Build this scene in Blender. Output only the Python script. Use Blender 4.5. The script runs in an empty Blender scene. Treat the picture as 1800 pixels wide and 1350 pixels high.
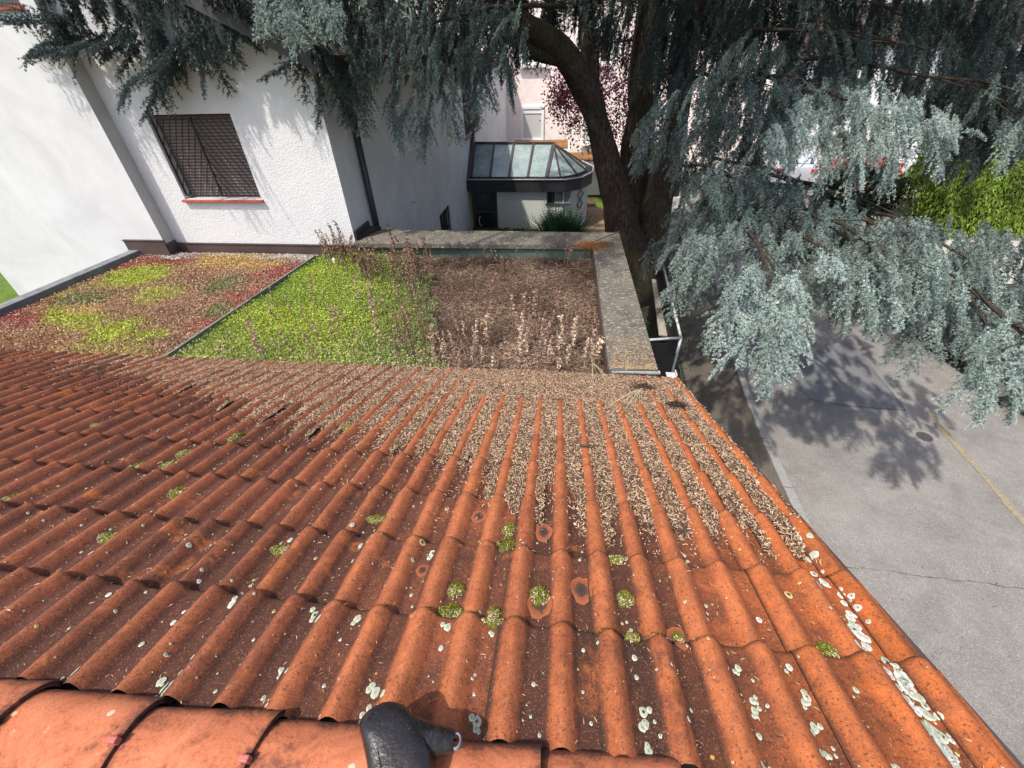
import bpy, bmesh, math, random
import numpy as np
from mathutils import Matrix, Vector, noise
rng = np.random.default_rng(7)
random.seed(7)
SC = bpy.context.scene
COL = SC.collection
A = np.array

# ------------------------------------------------------------------ camera
F = 735.7238                       # focal length in pixels of the 1800 px wide photograph
PITCH, ROLL, YAW = math.radians(38.1038), math.radians(-1.7191), math.radians(-7.0783)
CAM = A([0.0878, -0.2723, 1.3015])
RHO = math.radians(19.852)         # pitch of the tiled roof
GA = 0.34512                       # length of tile showing in one course
TW = 0.30                          # cover width of a tile
def basis():
    cp, sp = math.cos(PITCH), math.sin(PITCH)
    fw = A([math.sin(YAW)*cp, math.cos(YAW)*cp, -sp])
    r = A([math.cos(YAW), -math.sin(YAW), 0.0]); u = np.cross(r, fw)
    cr, sr = math.cos(ROLL), math.sin(ROLL)
    return A([cr*r+sr*u, -sr*r+cr*u, -fw])
RM = basis()
cd = bpy.data.cameras.new('camera'); cam = bpy.data.objects.new('camera', cd); COL.objects.link(cam)
m = Matrix(RM.T.tolist()).to_4x4(); m.translation = Vector(CAM); cam.matrix_world = m
cd.sensor_width = 36; cd.lens = 36*F/1800; cd.clip_start = 0.02; cd.clip_end = 500
SC.camera = cam
# where a sight line of the photograph meets a height / a distance (used to take measurements)
def ray(x, y): return RM.T @ A([(x-900)/F, -(y-675)/F, -1.0])
def atz(x, y, z): d = ray(x, y); return CAM + d*((z-CAM[2])/d[2])
def aty(x, y, Y): d = ray(x, y); return CAM + d*((Y-CAM[1])/d[1])
def atx(x, y, X): d = ray(x, y); return CAM + d*((X-CAM[0])/d[0])
def atd(x, y, d): return CAM + ray(x, y)*d

# ------------------------------------------------------------------ light
SUND = Vector((0.33, 0.38, -0.865)).normalized()      # direction in which the sunlight travels
elev = math.asin(-SUND.z); azim = math.atan2(-SUND.x, -SUND.y)   # clockwise from +Y
W = bpy.data.worlds.new('World'); SC.world = W; W.use_nodes = True
nt = W.node_tree; nt.nodes.clear()
sky = nt.nodes.new('ShaderNodeTexSky'); sky.sky_type = 'NISHITA'; sky.sun_disc = False
sky.sun_elevation = elev; sky.sun_rotation = azim; sky.air_density = 1.0; sky.dust_density = 3.0; sky.ozone_density = 1.0
bg = nt.nodes.new('ShaderNodeBackground'); bg.inputs[1].default_value = 0.15
wo = nt.nodes.new('ShaderNodeOutputWorld'); nt.links.new(sky.outputs[0], bg.inputs[0]); nt.links.new(bg.outputs[0], wo.inputs[0])
sd = bpy.data.lights.new('sun', 'SUN'); sd.energy = 2.9; sd.angle = math.radians(1.3); sd.color = (1.0, 0.945, 0.86)
sun = bpy.data.objects.new('sun', sd); COL.objects.link(sun); sun.location = (-5, -6, 14)
sun.rotation_euler = SUND.to_track_quat('-Z', 'Y').to_euler()
SC.view_settings.view_transform = 'Standard'; SC.view_settings.look = 'None'
SC.view_settings.exposure = 0.76; SC.view_settings.gamma = 1.0

# ------------------------------------------------------------------ materials
class Mat:
    def __init__(s, name, rough=0.8, spec=0.3):
        s.m = bpy.data.materials.new(name); s.m.use_nodes = True; s.t = s.m.node_tree
        s.b = s.t.nodes['Principled BSDF']; s.b.inputs['Roughness'].default_value = rough
        s.b.inputs['Specular IOR Level'].default_value = spec
        s.tc = None
    def n(s, k, **kw):
        nd = s.t.nodes.new(k)
        for a, v in kw.items(): setattr(nd, a, v)
        return nd
    def l(s, a, b): s.t.links.new(a, b)
    def co(s):
        if not s.tc: s.tc = s.n('ShaderNodeTexCoord')
        return s.tc.outputs['Object']
    def attr(s, name):
        nd = s.n('ShaderNodeAttribute'); nd.attribute_name = name; return nd
    def noise(s, scale, detail=5, rough=0.6, vec=None, stretch=None, dist=0):
        v = vec or s.co()
        if stretch:
            mp = s.n('ShaderNodeMapping'); mp.inputs['Scale'].default_value = stretch; s.l(v, mp.inputs[0]); v = mp.outputs[0]
        nd = s.n('ShaderNodeTexNoise'); nd.inputs['Scale'].default_value = scale; nd.inputs['Detail'].default_value = detail
        nd.inputs['Roughness'].default_value = rough; nd.inputs['Distortion'].default_value = dist; s.l(v, nd.inputs['Vector'])
        return nd.outputs[0]
    def vor(s, scale, feature='F1', rnd=1.0, out='Distance'):
        nd = s.n('ShaderNodeTexVoronoi'); nd.feature = feature; nd.inputs['Scale'].default_value = scale
        nd.inputs['Randomness'].default_value = rnd; s.l(s.co(), nd.inputs['Vector']); return nd.outputs[out]
    def ramp(s, fac, stops, interp='LINEAR'):
        nd = s.n('ShaderNodeValToRGB'); nd.color_ramp.interpolation = interp; e = nd.color_ramp.elements
        while len(e) < len(stops): e.new(0.5)
        for i, (p, c) in enumerate(stops):
            if not isinstance(c, (tuple, list)): c = (c, c, c)
            e[i].position = p; e[i].color = (*c[:3], 1)
        s.l(fac, nd.inputs[0]); return nd.outputs[0]
    def mix(s, fac, a, b, mode='MIX'):
        nd = s.n('ShaderNodeMix'); nd.data_type = 'RGBA'; nd.blend_type = mode
        for sock, v in ((nd.inputs[0], fac), (nd.inputs[6], a), (nd.inputs[7], b)):
            if isinstance(v, (int, float)): sock.default_value = v
            elif isinstance(v, tuple): sock.default_value = (*v[:3], 1)
            else: s.l(v, sock)
        return nd.outputs[2]
    def math(s, op, a, b=0.0, clamp=False):
        nd = s.n('ShaderNodeMath'); nd.operation = op; nd.use_clamp = clamp
        for i, v in enumerate((a, b)):
            if isinstance(v, (int, float)): nd.inputs[i].default_value = v
            else: s.l(v, nd.inputs[i])
        return nd.outputs[0]
    def base(s, v):
        if isinstance(v, tuple): s.b.inputs['Base Color'].default_value = (*v[:3], 1)
        else: s.l(v, s.b.inputs['Base Color'])
        return s
    def bump(s, h, strength=0.5, dist=0.01):
        nd = s.n('ShaderNodeBump'); nd.inputs['Strength'].default_value = strength; nd.inputs['Distance'].default_value = dist
        s.l(h, nd.inputs['Height']); s.l(nd.outputs[0], s.b.inputs['Normal']); return s

def simple(name, c, rough=0.7, var=0.25, scale=8, spec=0.3, bump=0.2, bd=0.004, bscale=None, metal=0):
    k = Mat(name, rough, spec); nz = k.noise(scale, 6)
    d = tuple(x*(1-var) for x in c); e = tuple(min(1, x*(1+var*0.6)) for x in c)
    k.base(k.ramp(nz, [(0.3, d), (0.7, e)])); k.b.inputs['Metallic'].default_value = metal
    if bump: k.bump(k.noise(bscale or scale*6, 4), bump, bd)
    return k.m

def vcol(name, rough=0.7, trans=0.0, spec=0.2, gain=None):
    k = Mat(name, rough, spec); a = k.attr('col').outputs['Color']
    k.base(a)
    if trans:
        out = k.t.nodes['Material Output']; tr = k.n('ShaderNodeBsdfTranslucent'); k.l(a, tr.inputs[0])
        mx = k.n('ShaderNodeMixShader'); mx.inputs[0].default_value = trans
        k.l(k.b.outputs[0], mx.inputs[1]); k.l(tr.outputs[0], mx.inputs[2]); k.l(mx.outputs[0], out.inputs[0])
    return k.m

M = {}
# weathered clay tile
k = Mat('weathered_clay_tile', 0.82, 0.25)
h = k.attr('crown').outputs['Fac']; tone = k.attr('tone').outputs['Fac']; soot = k.attr('soot').outputs['Fac']
n1 = k.noise(9, 8, 0.65); n2 = k.noise(55, 6, 0.7); n3 = k.noise(2.2, 4, 0.55); n4 = k.noise(230, 3, 0.7)
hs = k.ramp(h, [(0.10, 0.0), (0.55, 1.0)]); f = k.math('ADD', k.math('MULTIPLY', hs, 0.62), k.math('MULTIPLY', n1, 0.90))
f = k.math('ADD', f, k.math('MULTIPLY', n2, 0.55))
f = k.math('ADD', f, k.math('MULTIPLY', n3, 0.30))
f = k.math('ADD', f, k.math('MULTIPLY', tone, 0.46))
f = k.math('SUBTRACT', f, k.math('MULTIPLY', soot, 0.32))
f = k.math('SUBTRACT', k.math('MULTIPLY', f, 0.5), 0.085)
c = k.ramp(f, [(0.30, (0.030, 0.015, 0.011)), (0.43, (0.070, 0.026, 0.017)), (0.53, (0.16, 0.050, 0.026)), (0.64, (0.33, 0.092, 0.034)), (0.80, (0.47, 0.143, 0.055))])
c = k.mix(k.math('MULTIPLY', soot, 0.50), c, (0.125, 0.040, 0.028))
orange = k.attr('orange').outputs['Fac']
c = k.mix(k.math('MULTIPLY', orange, k.ramp(n1, [(0.35, 0.25), (0.6, 0.95)])), c, (0.52, 0.125, 0.018))
# rust orange blotches, worn ovals
bl = k.ramp(k.noise(3.6, 4, 0.55, dist=1.2), [(0.60, 0.0), (0.68, 1.0)])
c = k.mix(k.math('MULTIPLY', bl, k.ramp(n2, [(0.4, 0.25), (0.62, 0.85)])), c, (0.50, 0.145, 0.030))
# pale grit speckle and dark specks
c = k.mix(k.math('MULTIPLY', k.ramp(n4, [(0.57, 0.0), (0.67, 1.0)]), 0.52), c, (0.60, 0.32, 0.17))
c = k.mix(k.math('MULTIPLY', k.ramp(k.noise(130, 3, 0.6), [(0.55, 0.0), (0.66, 1.0)]), 0.7), c, (0.035, 0.018, 0.014))
# fine lichen spots
v = k.n('ShaderNodeTexVoronoi'); v.inputs['Scale'].default_value = 21; k.l(k.co(), v.inputs['Vector'])
sep = k.n('ShaderNodeSeparateColor'); k.l(v.outputs['Color'], sep.inputs[0])
rad = k.math('MULTIPLY', k.math('SUBTRACT', sep.outputs[0], 0.80, True), 0.75)
spot = k.ramp(k.math('SUBTRACT', rad, v.outputs['Distance']), [(0.0, 0.0), (0.02, 1.0)])
spot = k.math('MULTIPLY', spot, k.ramp(h, [(0.2, 1.0), (0.75, 0.25)]))
lc = k.mix(k.ramp(sep.outputs[1], [(0.72, 0.0), (0.76, 1.0)]), (0.62, 0.64, 0.52), (0.55, 0.36, 0.06))
c = k.mix(k.math('MULTIPLY', spot, k.ramp(n2, [(0.35, 0.5), (0.55, 1.0)])), c, lc)
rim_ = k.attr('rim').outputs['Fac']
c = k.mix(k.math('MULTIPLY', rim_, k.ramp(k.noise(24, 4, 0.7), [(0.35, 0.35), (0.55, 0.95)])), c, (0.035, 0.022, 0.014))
mot = k.ramp(k.noise(13, 8, 0.75, dist=0.6), [(0.40, 0.0), (0.62, 1.0)]); mo2 = k.ramp(k.noise(34, 6, 0.75), [(0.42, 0.0), (0.62, 1.0)])
c = k.mix(k.math('MULTIPLY', mot, 0.38), c, (0.075, 0.028, 0.018)); c = k.mix(k.math('MULTIPLY', mo2, 0.24), c, (0.09, 0.034, 0.02))
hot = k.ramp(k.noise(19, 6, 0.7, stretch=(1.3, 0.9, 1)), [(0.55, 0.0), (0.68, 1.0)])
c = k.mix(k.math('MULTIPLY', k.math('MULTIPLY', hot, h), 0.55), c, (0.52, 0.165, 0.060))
k.base(c); bmp = k.math('ADD', k.math('MULTIPLY', n2, 0.6), k.math('MULTIPLY', n4, 0.6)); k.bump(bmp, 0.55, 0.004); M['tile'] = k.m

k = Mat('ridge_clay', 0.8, 0.25)
n1 = k.noise(7, 9, 0.72, dist=0.8); n2 = k.noise(90, 5, 0.7); n3 = k.noise(240, 3)
f = k.math('ADD', k.math('MULTIPLY', n1, 0.8), k.math('MULTIPLY', n2, 0.3))
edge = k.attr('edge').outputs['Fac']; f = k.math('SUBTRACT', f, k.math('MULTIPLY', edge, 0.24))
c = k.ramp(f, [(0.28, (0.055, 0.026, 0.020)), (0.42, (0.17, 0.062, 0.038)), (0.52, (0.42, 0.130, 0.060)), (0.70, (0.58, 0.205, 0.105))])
c = k.mix(k.math('MULTIPLY', k.ramp(n3, [(0.6, 0.0), (0.68, 1.0)]), 0.4), c, (0.12, 0.05, 0.035))
c = k.mix(k.math('MULTIPLY', k.ramp(k.vor(14), [(0.10, 1.0), (0.13, 0.0)]), k.ramp(n1, [(0.5, 0.0), (0.55, 0.8)])), c, (0.60, 0.50, 0.36))
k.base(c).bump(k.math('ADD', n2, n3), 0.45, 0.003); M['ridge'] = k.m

# render / plaster
def plaster(name, c, rough_scale, bstr, bd, stain=0.12):
    k = Mat(name, 0.9, 0.15); n1 = k.noise(1.3, 8, 0.68, dist=0.7); n2 = k.noise(rough_scale, 3, 0.5)
    st = k.noise(3.0, 5, 0.6, stretch=(1, 1, 0.25))
    d = tuple(x*(1-stain) for x in c); e = tuple(min(1, x*1.03) for x in c)
    cc = k.ramp(n1, [(0.35, d), (0.65, e)]); cc = k.mix(k.math('MULTIPLY', k.ramp(st, [(0.5, 0.0), (0.75, 1.0)]), stain), cc, tuple(x*0.62 for x in c))
    k.base(cc).bump(n2, bstr, bd); return k.m
M['render_rough'] = plaster('rough_white_render', (0.68, 0.68, 0.68), 42, 0.7, 0.010, 0.07)
M['render_smooth'] = plaster('smooth_white_render', (0.67, 0.67, 0.67), 14, 0.25, 0.006, 0.12)
M['render_side'] = plaster('side_white_render', (0.78, 0.765, 0.74), 60, 0.35, 0.006, 0.16)
M['render_shade'] = plaster('return_shade_render', (0.50, 0.50, 0.49), 30, 0.3, 0.006, 0.2)  # white render of the step's side face, its shade put into the colour
M['render_pink'] = plaster('pink_render', (0.86, 0.745, 0.70), 2.6, 0.6, 0.06, 0.06)
M['render_cons'] = plaster('off_white_render', (0.62, 0.63, 0.58), 40, 0.2, 0.004, 0.1)
M['render_garage'] = plaster('garage_render', (0.6, 0.58, 0.54), 30, 0.3, 0.006, 0.15)
M['white'] = simple('white_paint', (0.80, 0.80, 0.80), 0.5, 0.05, 4)
M['sill'] = simple('red_sill_clay', (0.42, 0.10, 0.07), 0.6, 0.2, 20)
M['brown_metal'] = simple('brown_sheet_metal', (0.085, 0.058, 0.052), 0.55, 0.25, 3, 0.4, 0.15, 0.003)
M['dark_metal'] = simple('anthracite_metal', (0.030, 0.030, 0.034), 0.42, 0.3, 3, 0.5, 0.05, 0.002)
M['bronze'] = simple('bronze_frame', (0.060, 0.048, 0.045), 0.45, 0.25, 4, 0.5, 0.05, 0.002)
M['grille'] = simple('wrought_iron_grille', (0.032, 0.022, 0.020), 0.5, 0.3, 20, 0.5, 0.1, 0.001)
M['pink'] = simple('pink_plastic_clip', (0.42, 0.12, 0.10), 0.5, 0.15, 30)
k = Mat('roller_shutter', 0.6, 0.3); w = k.n('ShaderNodeTexWave'); w.wave_type = 'BANDS'; w.bands_direction = 'Z'; w.inputs['Scale'].default_value = 7.2; k.l(k.co(), w.inputs['Vector'])
k.base(k.ramp(w.outputs['Fac'], [(0.0, (0.075, 0.055, 0.050)), (0.4, (0.185, 0.150, 0.138)), (1.0, (0.215, 0.175, 0.160))])).bump(w.outputs['Fac'], 0.8, 0.012); M['shutter'] = k.m
k = Mat('grey_roller_blind', 0.6, 0.3); w = k.n('ShaderNodeTexWave'); w.bands_direction = 'Z'; w.inputs['Scale'].default_value = 6; k.l(k.co(), w.inputs['Vector'])
k.base(k.ramp(w.outputs['Fac'], [(0.0, (0.42, 0.41, 0.40)), (0.5, (0.56, 0.55, 0.53))])); M['blind'] = k.m
# parapet capping with lichen flecks
k = Mat('parapet_capping', 0.75, 0.3); n1 = k.noise(5, 7, 0.65); n2 = k.noise(38, 5, 0.6); 
c = k.ramp(n1, [(0.3, (0.072, 0.066, 0.055)), (0.7, (0.150, 0.138, 0.115))])
fl = k.ramp(k.noise(30, 4, 0.55, stretch=(1, 1.8, 1)), [(0.57, 0.0), (0.63, 1.0)])
c = k.mix(k.math('MULTIPLY', fl, 0.70), c, (0.42, 0.36, 0.27))
c = k.mix(k.math('MULTIPLY', k.ramp(k.vor(16), [(0.08, 1.0), (0.12, 0.0)]), k.ramp(n2, [(0.5, 0.0), (0.6, 0.8)])), c, (0.55, 0.54, 0.48))
k.base(c).bump(n2, 0.3, 0.004); M['cap'] = k.m
k = Mat('green_weathered_fascia', 0.7, 0.3); n1 = k.noise(4, 5, 0.6, stretch=(1, 1, 0.4))
k.base(k.ramp(n1, [(0.3, (0.055, 0.085, 0.062)), (0.7, (0.115, 0.155, 0.115))])); M['fascia_green'] = k.m
M['lead'] = simple('zinc_strip', (0.40, 0.41, 0.42), 0.5, 0.3, 8, 0.5)
M['edging'] = simple('grey_green_edging', (0.17, 0.19, 0.155), 0.6, 0.35, 12)
M['bitumen'] = simple('grey_roof_felt_edge', (0.16, 0.17, 0.18), 0.75, 0.35, 6)
# ground
k = Mat('old_asphalt', 0.92, 0.2); n1 = k.noise(0.45, 6, 0.6); n2 = k.noise(90, 4, 0.7); n3 = k.noise(3.5, 5, 0.65)
c = k.ramp(n1, [(0.3, (0.165, 0.153, 0.138)), (0.7, (0.255, 0.238, 0.218))])
c = k.mix(0.35, c, k.ramp(n3, [(0.3, (0.13, 0.12, 0.113)), (0.7, (0.26, 0.25, 0.24))]))
c = k.mix(k.math('MULTIPLY', k.ramp(n2, [(0.52, 0.0), (0.66, 1.0)]), 0.75), c, (0.43, 0.40, 0.36))
c = k.mix(k.math('MULTIPLY', k.ramp(k.noise(70, 3), [(0.57, 0.0), (0.68, 1.0)]), 0.5), c, (0.05, 0.05, 0.05))
c = k.mix(k.math('MULTIPLY', k.ramp(k.noise(1.6, 7, 0.7, dist=0.6), [(0.48, 0.0), (0.66, 1.0)]), 0.35), c, (0.10, 0.088, 0.076)); c = k.mix(k.math('MULTIPLY', k.ramp(k.noise(9, 6, 0.75), [(0.6, 0.0), (0.75, 1.0)]), 0.3), c, (0.30, 0.27, 0.23))
k.base(c).bump(n2, 0.8, 0.008); M['asphalt'] = k.m
k = Mat('asphalt_repair', 0.9, 0.2); n2 = k.noise(95, 4, 0.7); n1 = k.noise(1.2, 5)
c = k.ramp(n1, [(0.3, (0.115, 0.115, 0.117)), (0.7, (0.155, 0.155, 0.157))]); c = k.mix(k.math('MULTIPLY', k.ramp(n2, [(0.52, 0.0), (0.68, 1.0)]), 0.6), c, (0.30, 0.30, 0.30))
k.base(c).bump(n2, 0.5, 0.005); M['repair'] = k.m
k = Mat('pavement_asphalt', 0.95, 0.15); n1 = k.noise(1.2, 6, 0.65); n2 = k.noise(60, 4, 0.7)
c = k.ramp(n1, [(0.3, (0.085, 0.072, 0.058)), (0.7, (0.14, 0.12, 0.10))]); c = k.mix(k.math('MULTIPLY', k.ramp(n2, [(0.5, 0.0), (0.66, 1.0)]), 0.6), c, (0.26, 0.22, 0.17))
k.base(c).bump(n2, 0.5, 0.006); M['pavement'] = k.m
M['kerb'] = simple('granite_kerb', (0.27, 0.265, 0.25), 0.8, 0.25, 30, 0.3, 0.4, 0.004)
M['joint'] = simple('dark_joint', (0.085, 0.08, 0.076), 0.9, 0.2, 30)
k = Mat('worn_yellow_line', 0.85, 0.2); k.base(k.ramp(k.noise(22, 6, 0.7), [(0.36, (0.17, 0.158, 0.14)), (0.62, (0.32, 0.25, 0.14))])); M['yellow'] = k.m
M['iron'] = simple('cast_iron', (0.075, 0.07, 0.066), 0.6, 0.3, 60, 0.4, 0.6, 0.006)
k = Mat('garden_soil', 0.95, 0.1); n1 = k.noise(2.5, 7, 0.7); n2 = k.noise(40, 4, 0.7)
k.base(k.mix(k.ramp(n2, [(0.5, 0.0), (0.65, 0.7)]), k.ramp(n1, [(0.3, (0.05, 0.032, 0.02)), (0.7, (0.13, 0.085, 0.05))]), (0.22, 0.15, 0.09))).bump(n2, 0.8, 0.02); M['soil'] = k.m
M['paving'] = simple('pale_paving', (0.42, 0.40, 0.37), 0.85, 0.2, 2, 0.2, 0.3, 0.004, 30)
M['path'] = simple('sandy_path', (0.33, 0.22, 0.13), 0.9, 0.3, 8, 0.2, 0.5, 0.01, 40)
k = Mat('lawn', 0.9, 0.1); n1 = k.noise(3, 6, 0.7); n2 = k.noise(60, 4, 0.7)
k.base(k.mix(k.ramp(n2, [(0.45, 0.0), (0.65, 0.7)]), k.ramp(n1, [(0.3, (0.055, 0.10, 0.015)), (0.7, (0.12, 0.19, 0.03))]), (0.20, 0.24, 0.06))).bump(n2, 0.8, 0.03); M['lawn'] = k.m
# bark
k = Mat('cedar_bark', 0.9, 0.1); n1 = k.noise(7, 7, 0.7, stretch=(1, 1, 0.35), dist=0.8); n2 = k.noise(26, 5, 0.7, stretch=(1, 1, 0.3)); n3 = k.noise(1.4, 4)
c = k.ramp(n2, [(0.32, (0.018, 0.013, 0.011)), (0.52, (0.075, 0.055, 0.045)), (0.72, (0.145, 0.110, 0.090))])
c = k.mix(k.math('MULTIPLY', k.ramp(n3, [(0.48, 0.0), (0.66, 1.0)]), 0.55), c, (0.055, 0.062, 0.022))
k.base(c).bump(k.math('ADD', n1, n2), 1.0, 0.05); M['bark'] = k.m
M['twig'] = simple('twig_bark', (0.075, 0.055, 0.042), 0.9, 0.3, 20, 0.1, 0)
M['leafy'] = vcol('leaf', 0.6, 0.22, 0.25); M['needle'] = vcol('cedar_needle', 0.6, 0.08, 0.25)
M['dry'] = vcol('dry_plant', 0.9, 0.12, 0.05); M['matte'] = vcol('ground_cover_base', 0.95, 0, 0.05)
k = Mat('litter_bed', 0.95, 0.05); n1 = k.noise(120, 4, 0.7); n2 = k.noise(45, 5, 0.7)
c = k.ramp(n1, [(0.36, (0.028, 0.016, 0.012)), (0.50, (0.10, 0.062, 0.040)), (0.66, (0.34, 0.24, 0.16))])
k.base(k.mix(k.ramp(n2, [(0.40, 0.7), (0.55, 0.0)]), c, (0.10, 0.06, 0.04))).bump(k.math('ADD', n1, n2), 1.0, 0.012); M['litter'] = k.m
k = Mat('moss', 0.95, 0.05); n1 = k.noise(140, 4, 0.7); n2 = k.noise(28, 4)
c = k.ramp(n1, [(0.3, (0.035, 0.045, 0.008)), (0.55, (0.15, 0.16, 0.022)), (0.75, (0.30, 0.28, 0.06))]); k.base(c).bump(n1, 1.0, 0.01); M['moss'] = k.m
k = Mat('lichen_crust', 0.9, 0.1); n1 = k.noise(120, 4, 0.7); k.base(k.mix(k.ramp(n1, [(0.40, 0.0), (0.62, 1.0)]), k.attr('col').outputs['Color'], (0.36, 0.38, 0.28))).bump(n1, 0.5, 0.002); M['lichen'] = k.m
k = Mat('conservatory_glass', 0.12, 0.6); n1 = k.noise(2.0, 5, 0.7); n2 = k.noise(14, 5, 0.7)
k.base(k.mix(k.ramp(n2, [(0.4, 0.0), (0.7, 0.35)]), k.ramp(n1, [(0.35, (0.20, 0.27, 0.26)), (0.65, (0.36, 0.42, 0.41))]), (0.10, 0.13, 0.12))); M['glass'] = k.m
k = Mat('dark_glass', 0.08, 0.6); k.base(k.ramp(k.noise(1.5, 3), [(0.3, (0.012, 0.014, 0.017)), (0.7, (0.05, 0.055, 0.06))])); M['dark_glass'] = k.m
k = Mat('grey_glass', 0.15, 0.6); k.base(k.ramp(k.noise(4, 4), [(0.3, (0.14, 0.14, 0.14)), (0.7, (0.30, 0.31, 0.31))])); M['grey_glass'] = k.m
M['mossroof'] = simple('moss_covered_roof', (0.26, 0.13, 0.055), 0.95, 0.55, 4, 0.1, 0.8, 0.03, 30)
M['galv'] = simple('galvanised_tube', (0.50, 0.51, 0.52), 0.4, 0.2, 12, 0.5, 0.1, 0.002)
M['black'] = simple('black_panel', (0.012, 0.011, 0.012), 0.6, 0.3, 6, 0.3)
M['timber'] = simple('grey_timber', (0.34, 0.31, 0.27), 0.9, 0.3, 12, 0.1, 0.4, 0.004)
M['gravel'] = vcol('gravel_stone', 0.9)
M['roof_tile_dark'] = simple('house_roof_covering', (0.055, 0.035, 0.030), 0.85, 0.3, 6)
M['soffit'] = simple('dark_soffit', (0.055, 0.055, 0.058), 0.8, 0.2, 4)
def carpaint(name, c):
    k = Mat(name, 0.3, 0.5); k.base(k.ramp(k.noise(3, 5), [(0.3, tuple(x*0.85 for x in c)), (0.7, c)])); k.b.inputs['Coat Weight'].default_value = 0.8; return k.m
M['car_dark'] = carpaint('dark_blue_paint', (0.018, 0.022, 0.032)); M['car_silver'] = carpaint('silver_paint', (0.50, 0.53, 0.58))
M['car_red'] = carpaint('red_paint', (0.50, 0.03, 0.02)); M['car_white'] = carpaint('white_car_paint', (0.72, 0.73, 0.75))
M['tyre'] = simple('tyre_rubber', (0.02, 0.02, 0.02), 0.85, 0.2, 30); M['rim'] = simple('alloy', (0.4, 0.4, 0.42), 0.35, 0.1, 20, 0.5, 0, metal=0.8)
M['redlamp'] = simple('red_lamp_glass', (0.55, 0.02, 0.02), 0.2, 0.1, 20, 0.5, 0)
k = Mat('black_rubber', 0.33, 0.5); n1 = k.noise(5, 5, 0.6); n2 = k.noise(70, 4, 0.7)
c = k.ramp(n1, [(0.3, (0.011, 0.009, 0.009)), (0.7, (0.024, 0.020, 0.021))]); c = k.mix(k.ramp(k.noise(22, 6, 0.8, stretch=(1, 0.3, 1), dist=0.6), [(0.58, 0.0), (0.74, 0.35)]), c, (0.10, 0.09, 0.088)); c = k.mix(k.ramp(k.noise(260, 3, 0.7), [(0.62, 0.0), (0.70, 0.5)]), c, (0.22, 0.17, 0.14))
k.base(c).bump(k.math('ADD', n2, k.noise(20, 4)), 0.4, 0.004); k.l(k.ramp(n1, [(0.3, 0.20), (0.7, 0.38)]), k.b.inputs['Roughness']); M['rubber'] = k.m
M['steel'] = simple('worn_steel', (0.16, 0.18, 0.22), 0.5, 0.4, 40, 0.5, 0.2, 0.001, metal=0.7)

# ------------------------------------------------------------------ object helpers
def tag(o, label=None, cat=None, group=None, kind=None):
    if label: o['label'] = label
    if cat: o['category'] = cat
    if group: o['group'] = group
    if kind: o['kind'] = kind
    return o
def empty(name, loc, label, cat, group=None, rz=0):
    o = bpy.data.objects.new(name, None); COL.objects.link(o); o.location = loc; o.rotation_euler.z = rz; o.empty_display_size = 0.2
    return tag(o, label, cat, group)
def mesh_obj(name, verts, faces, mat, parent=None, smooth=False, world=True, attrs=None):
    """faces: list of lists or (n,3)/(n,4) array; verts in world space (moved into the parent's frame)"""
    V = np.asarray(verts, dtype=np.float32).reshape(-1, 3)
    if parent is not None and world:
        V = V - np.asarray(parent.location, dtype=np.float32)
        if abs(parent.rotation_euler.z) > 1e-6:
            c_, s_ = math.cos(-parent.rotation_euler.z), math.sin(-parent.rotation_euler.z)
            V = np.stack([V[:, 0]*c_-V[:, 1]*s_, V[:, 0]*s_+V[:, 1]*c_, V[:, 2]], 1)
    me = bpy.data.meshes.new(name)
    if isinstance(faces, np.ndarray):
        n, kk = faces.shape
        me.vertices.add(len(V)); me.vertices.foreach_set('co', V.astype(np.float32).ravel())
        me.loops.add(n*kk); me.loops.foreach_set('vertex_index', faces.astype(np.int32).ravel())
        me.polygons.add(n); me.polygons.foreach_set('loop_start', np.arange(0, n*kk, kk, dtype=np.int32))
        try: me.polygons.foreach_set('loop_total', np.full(n, kk, dtype=np.int32))
        except Exception: pass
    else: me.from_pydata([tuple(map(float, v)) for v in V], [], faces)
    me.update(calc_edges=True); 
    if smooth: me.polygons.foreach_set('use_smooth', np.ones(len(me.polygons), dtype=bool))
    if attrs:
        for an, av in attrs.items():
            av = np.asarray(av, dtype=np.float32)
            if av.ndim == 1: me.attributes.new(an, 'FLOAT', 'POINT').data.foreach_set('value', av)
            else:
                c4 = np.ones((len(av), 4), dtype=np.float32); c4[:, :3] = av[:, :3]
                me.attributes.new(an, 'FLOAT_COLOR', 'POINT').data.foreach_set('color', c4.ravel())
    me.validate(); me.materials.append(mat)
    o = bpy.data.objects.new(name, me); COL.objects.link(o)
    if parent is not None: o.parent = parent
    return o
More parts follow.
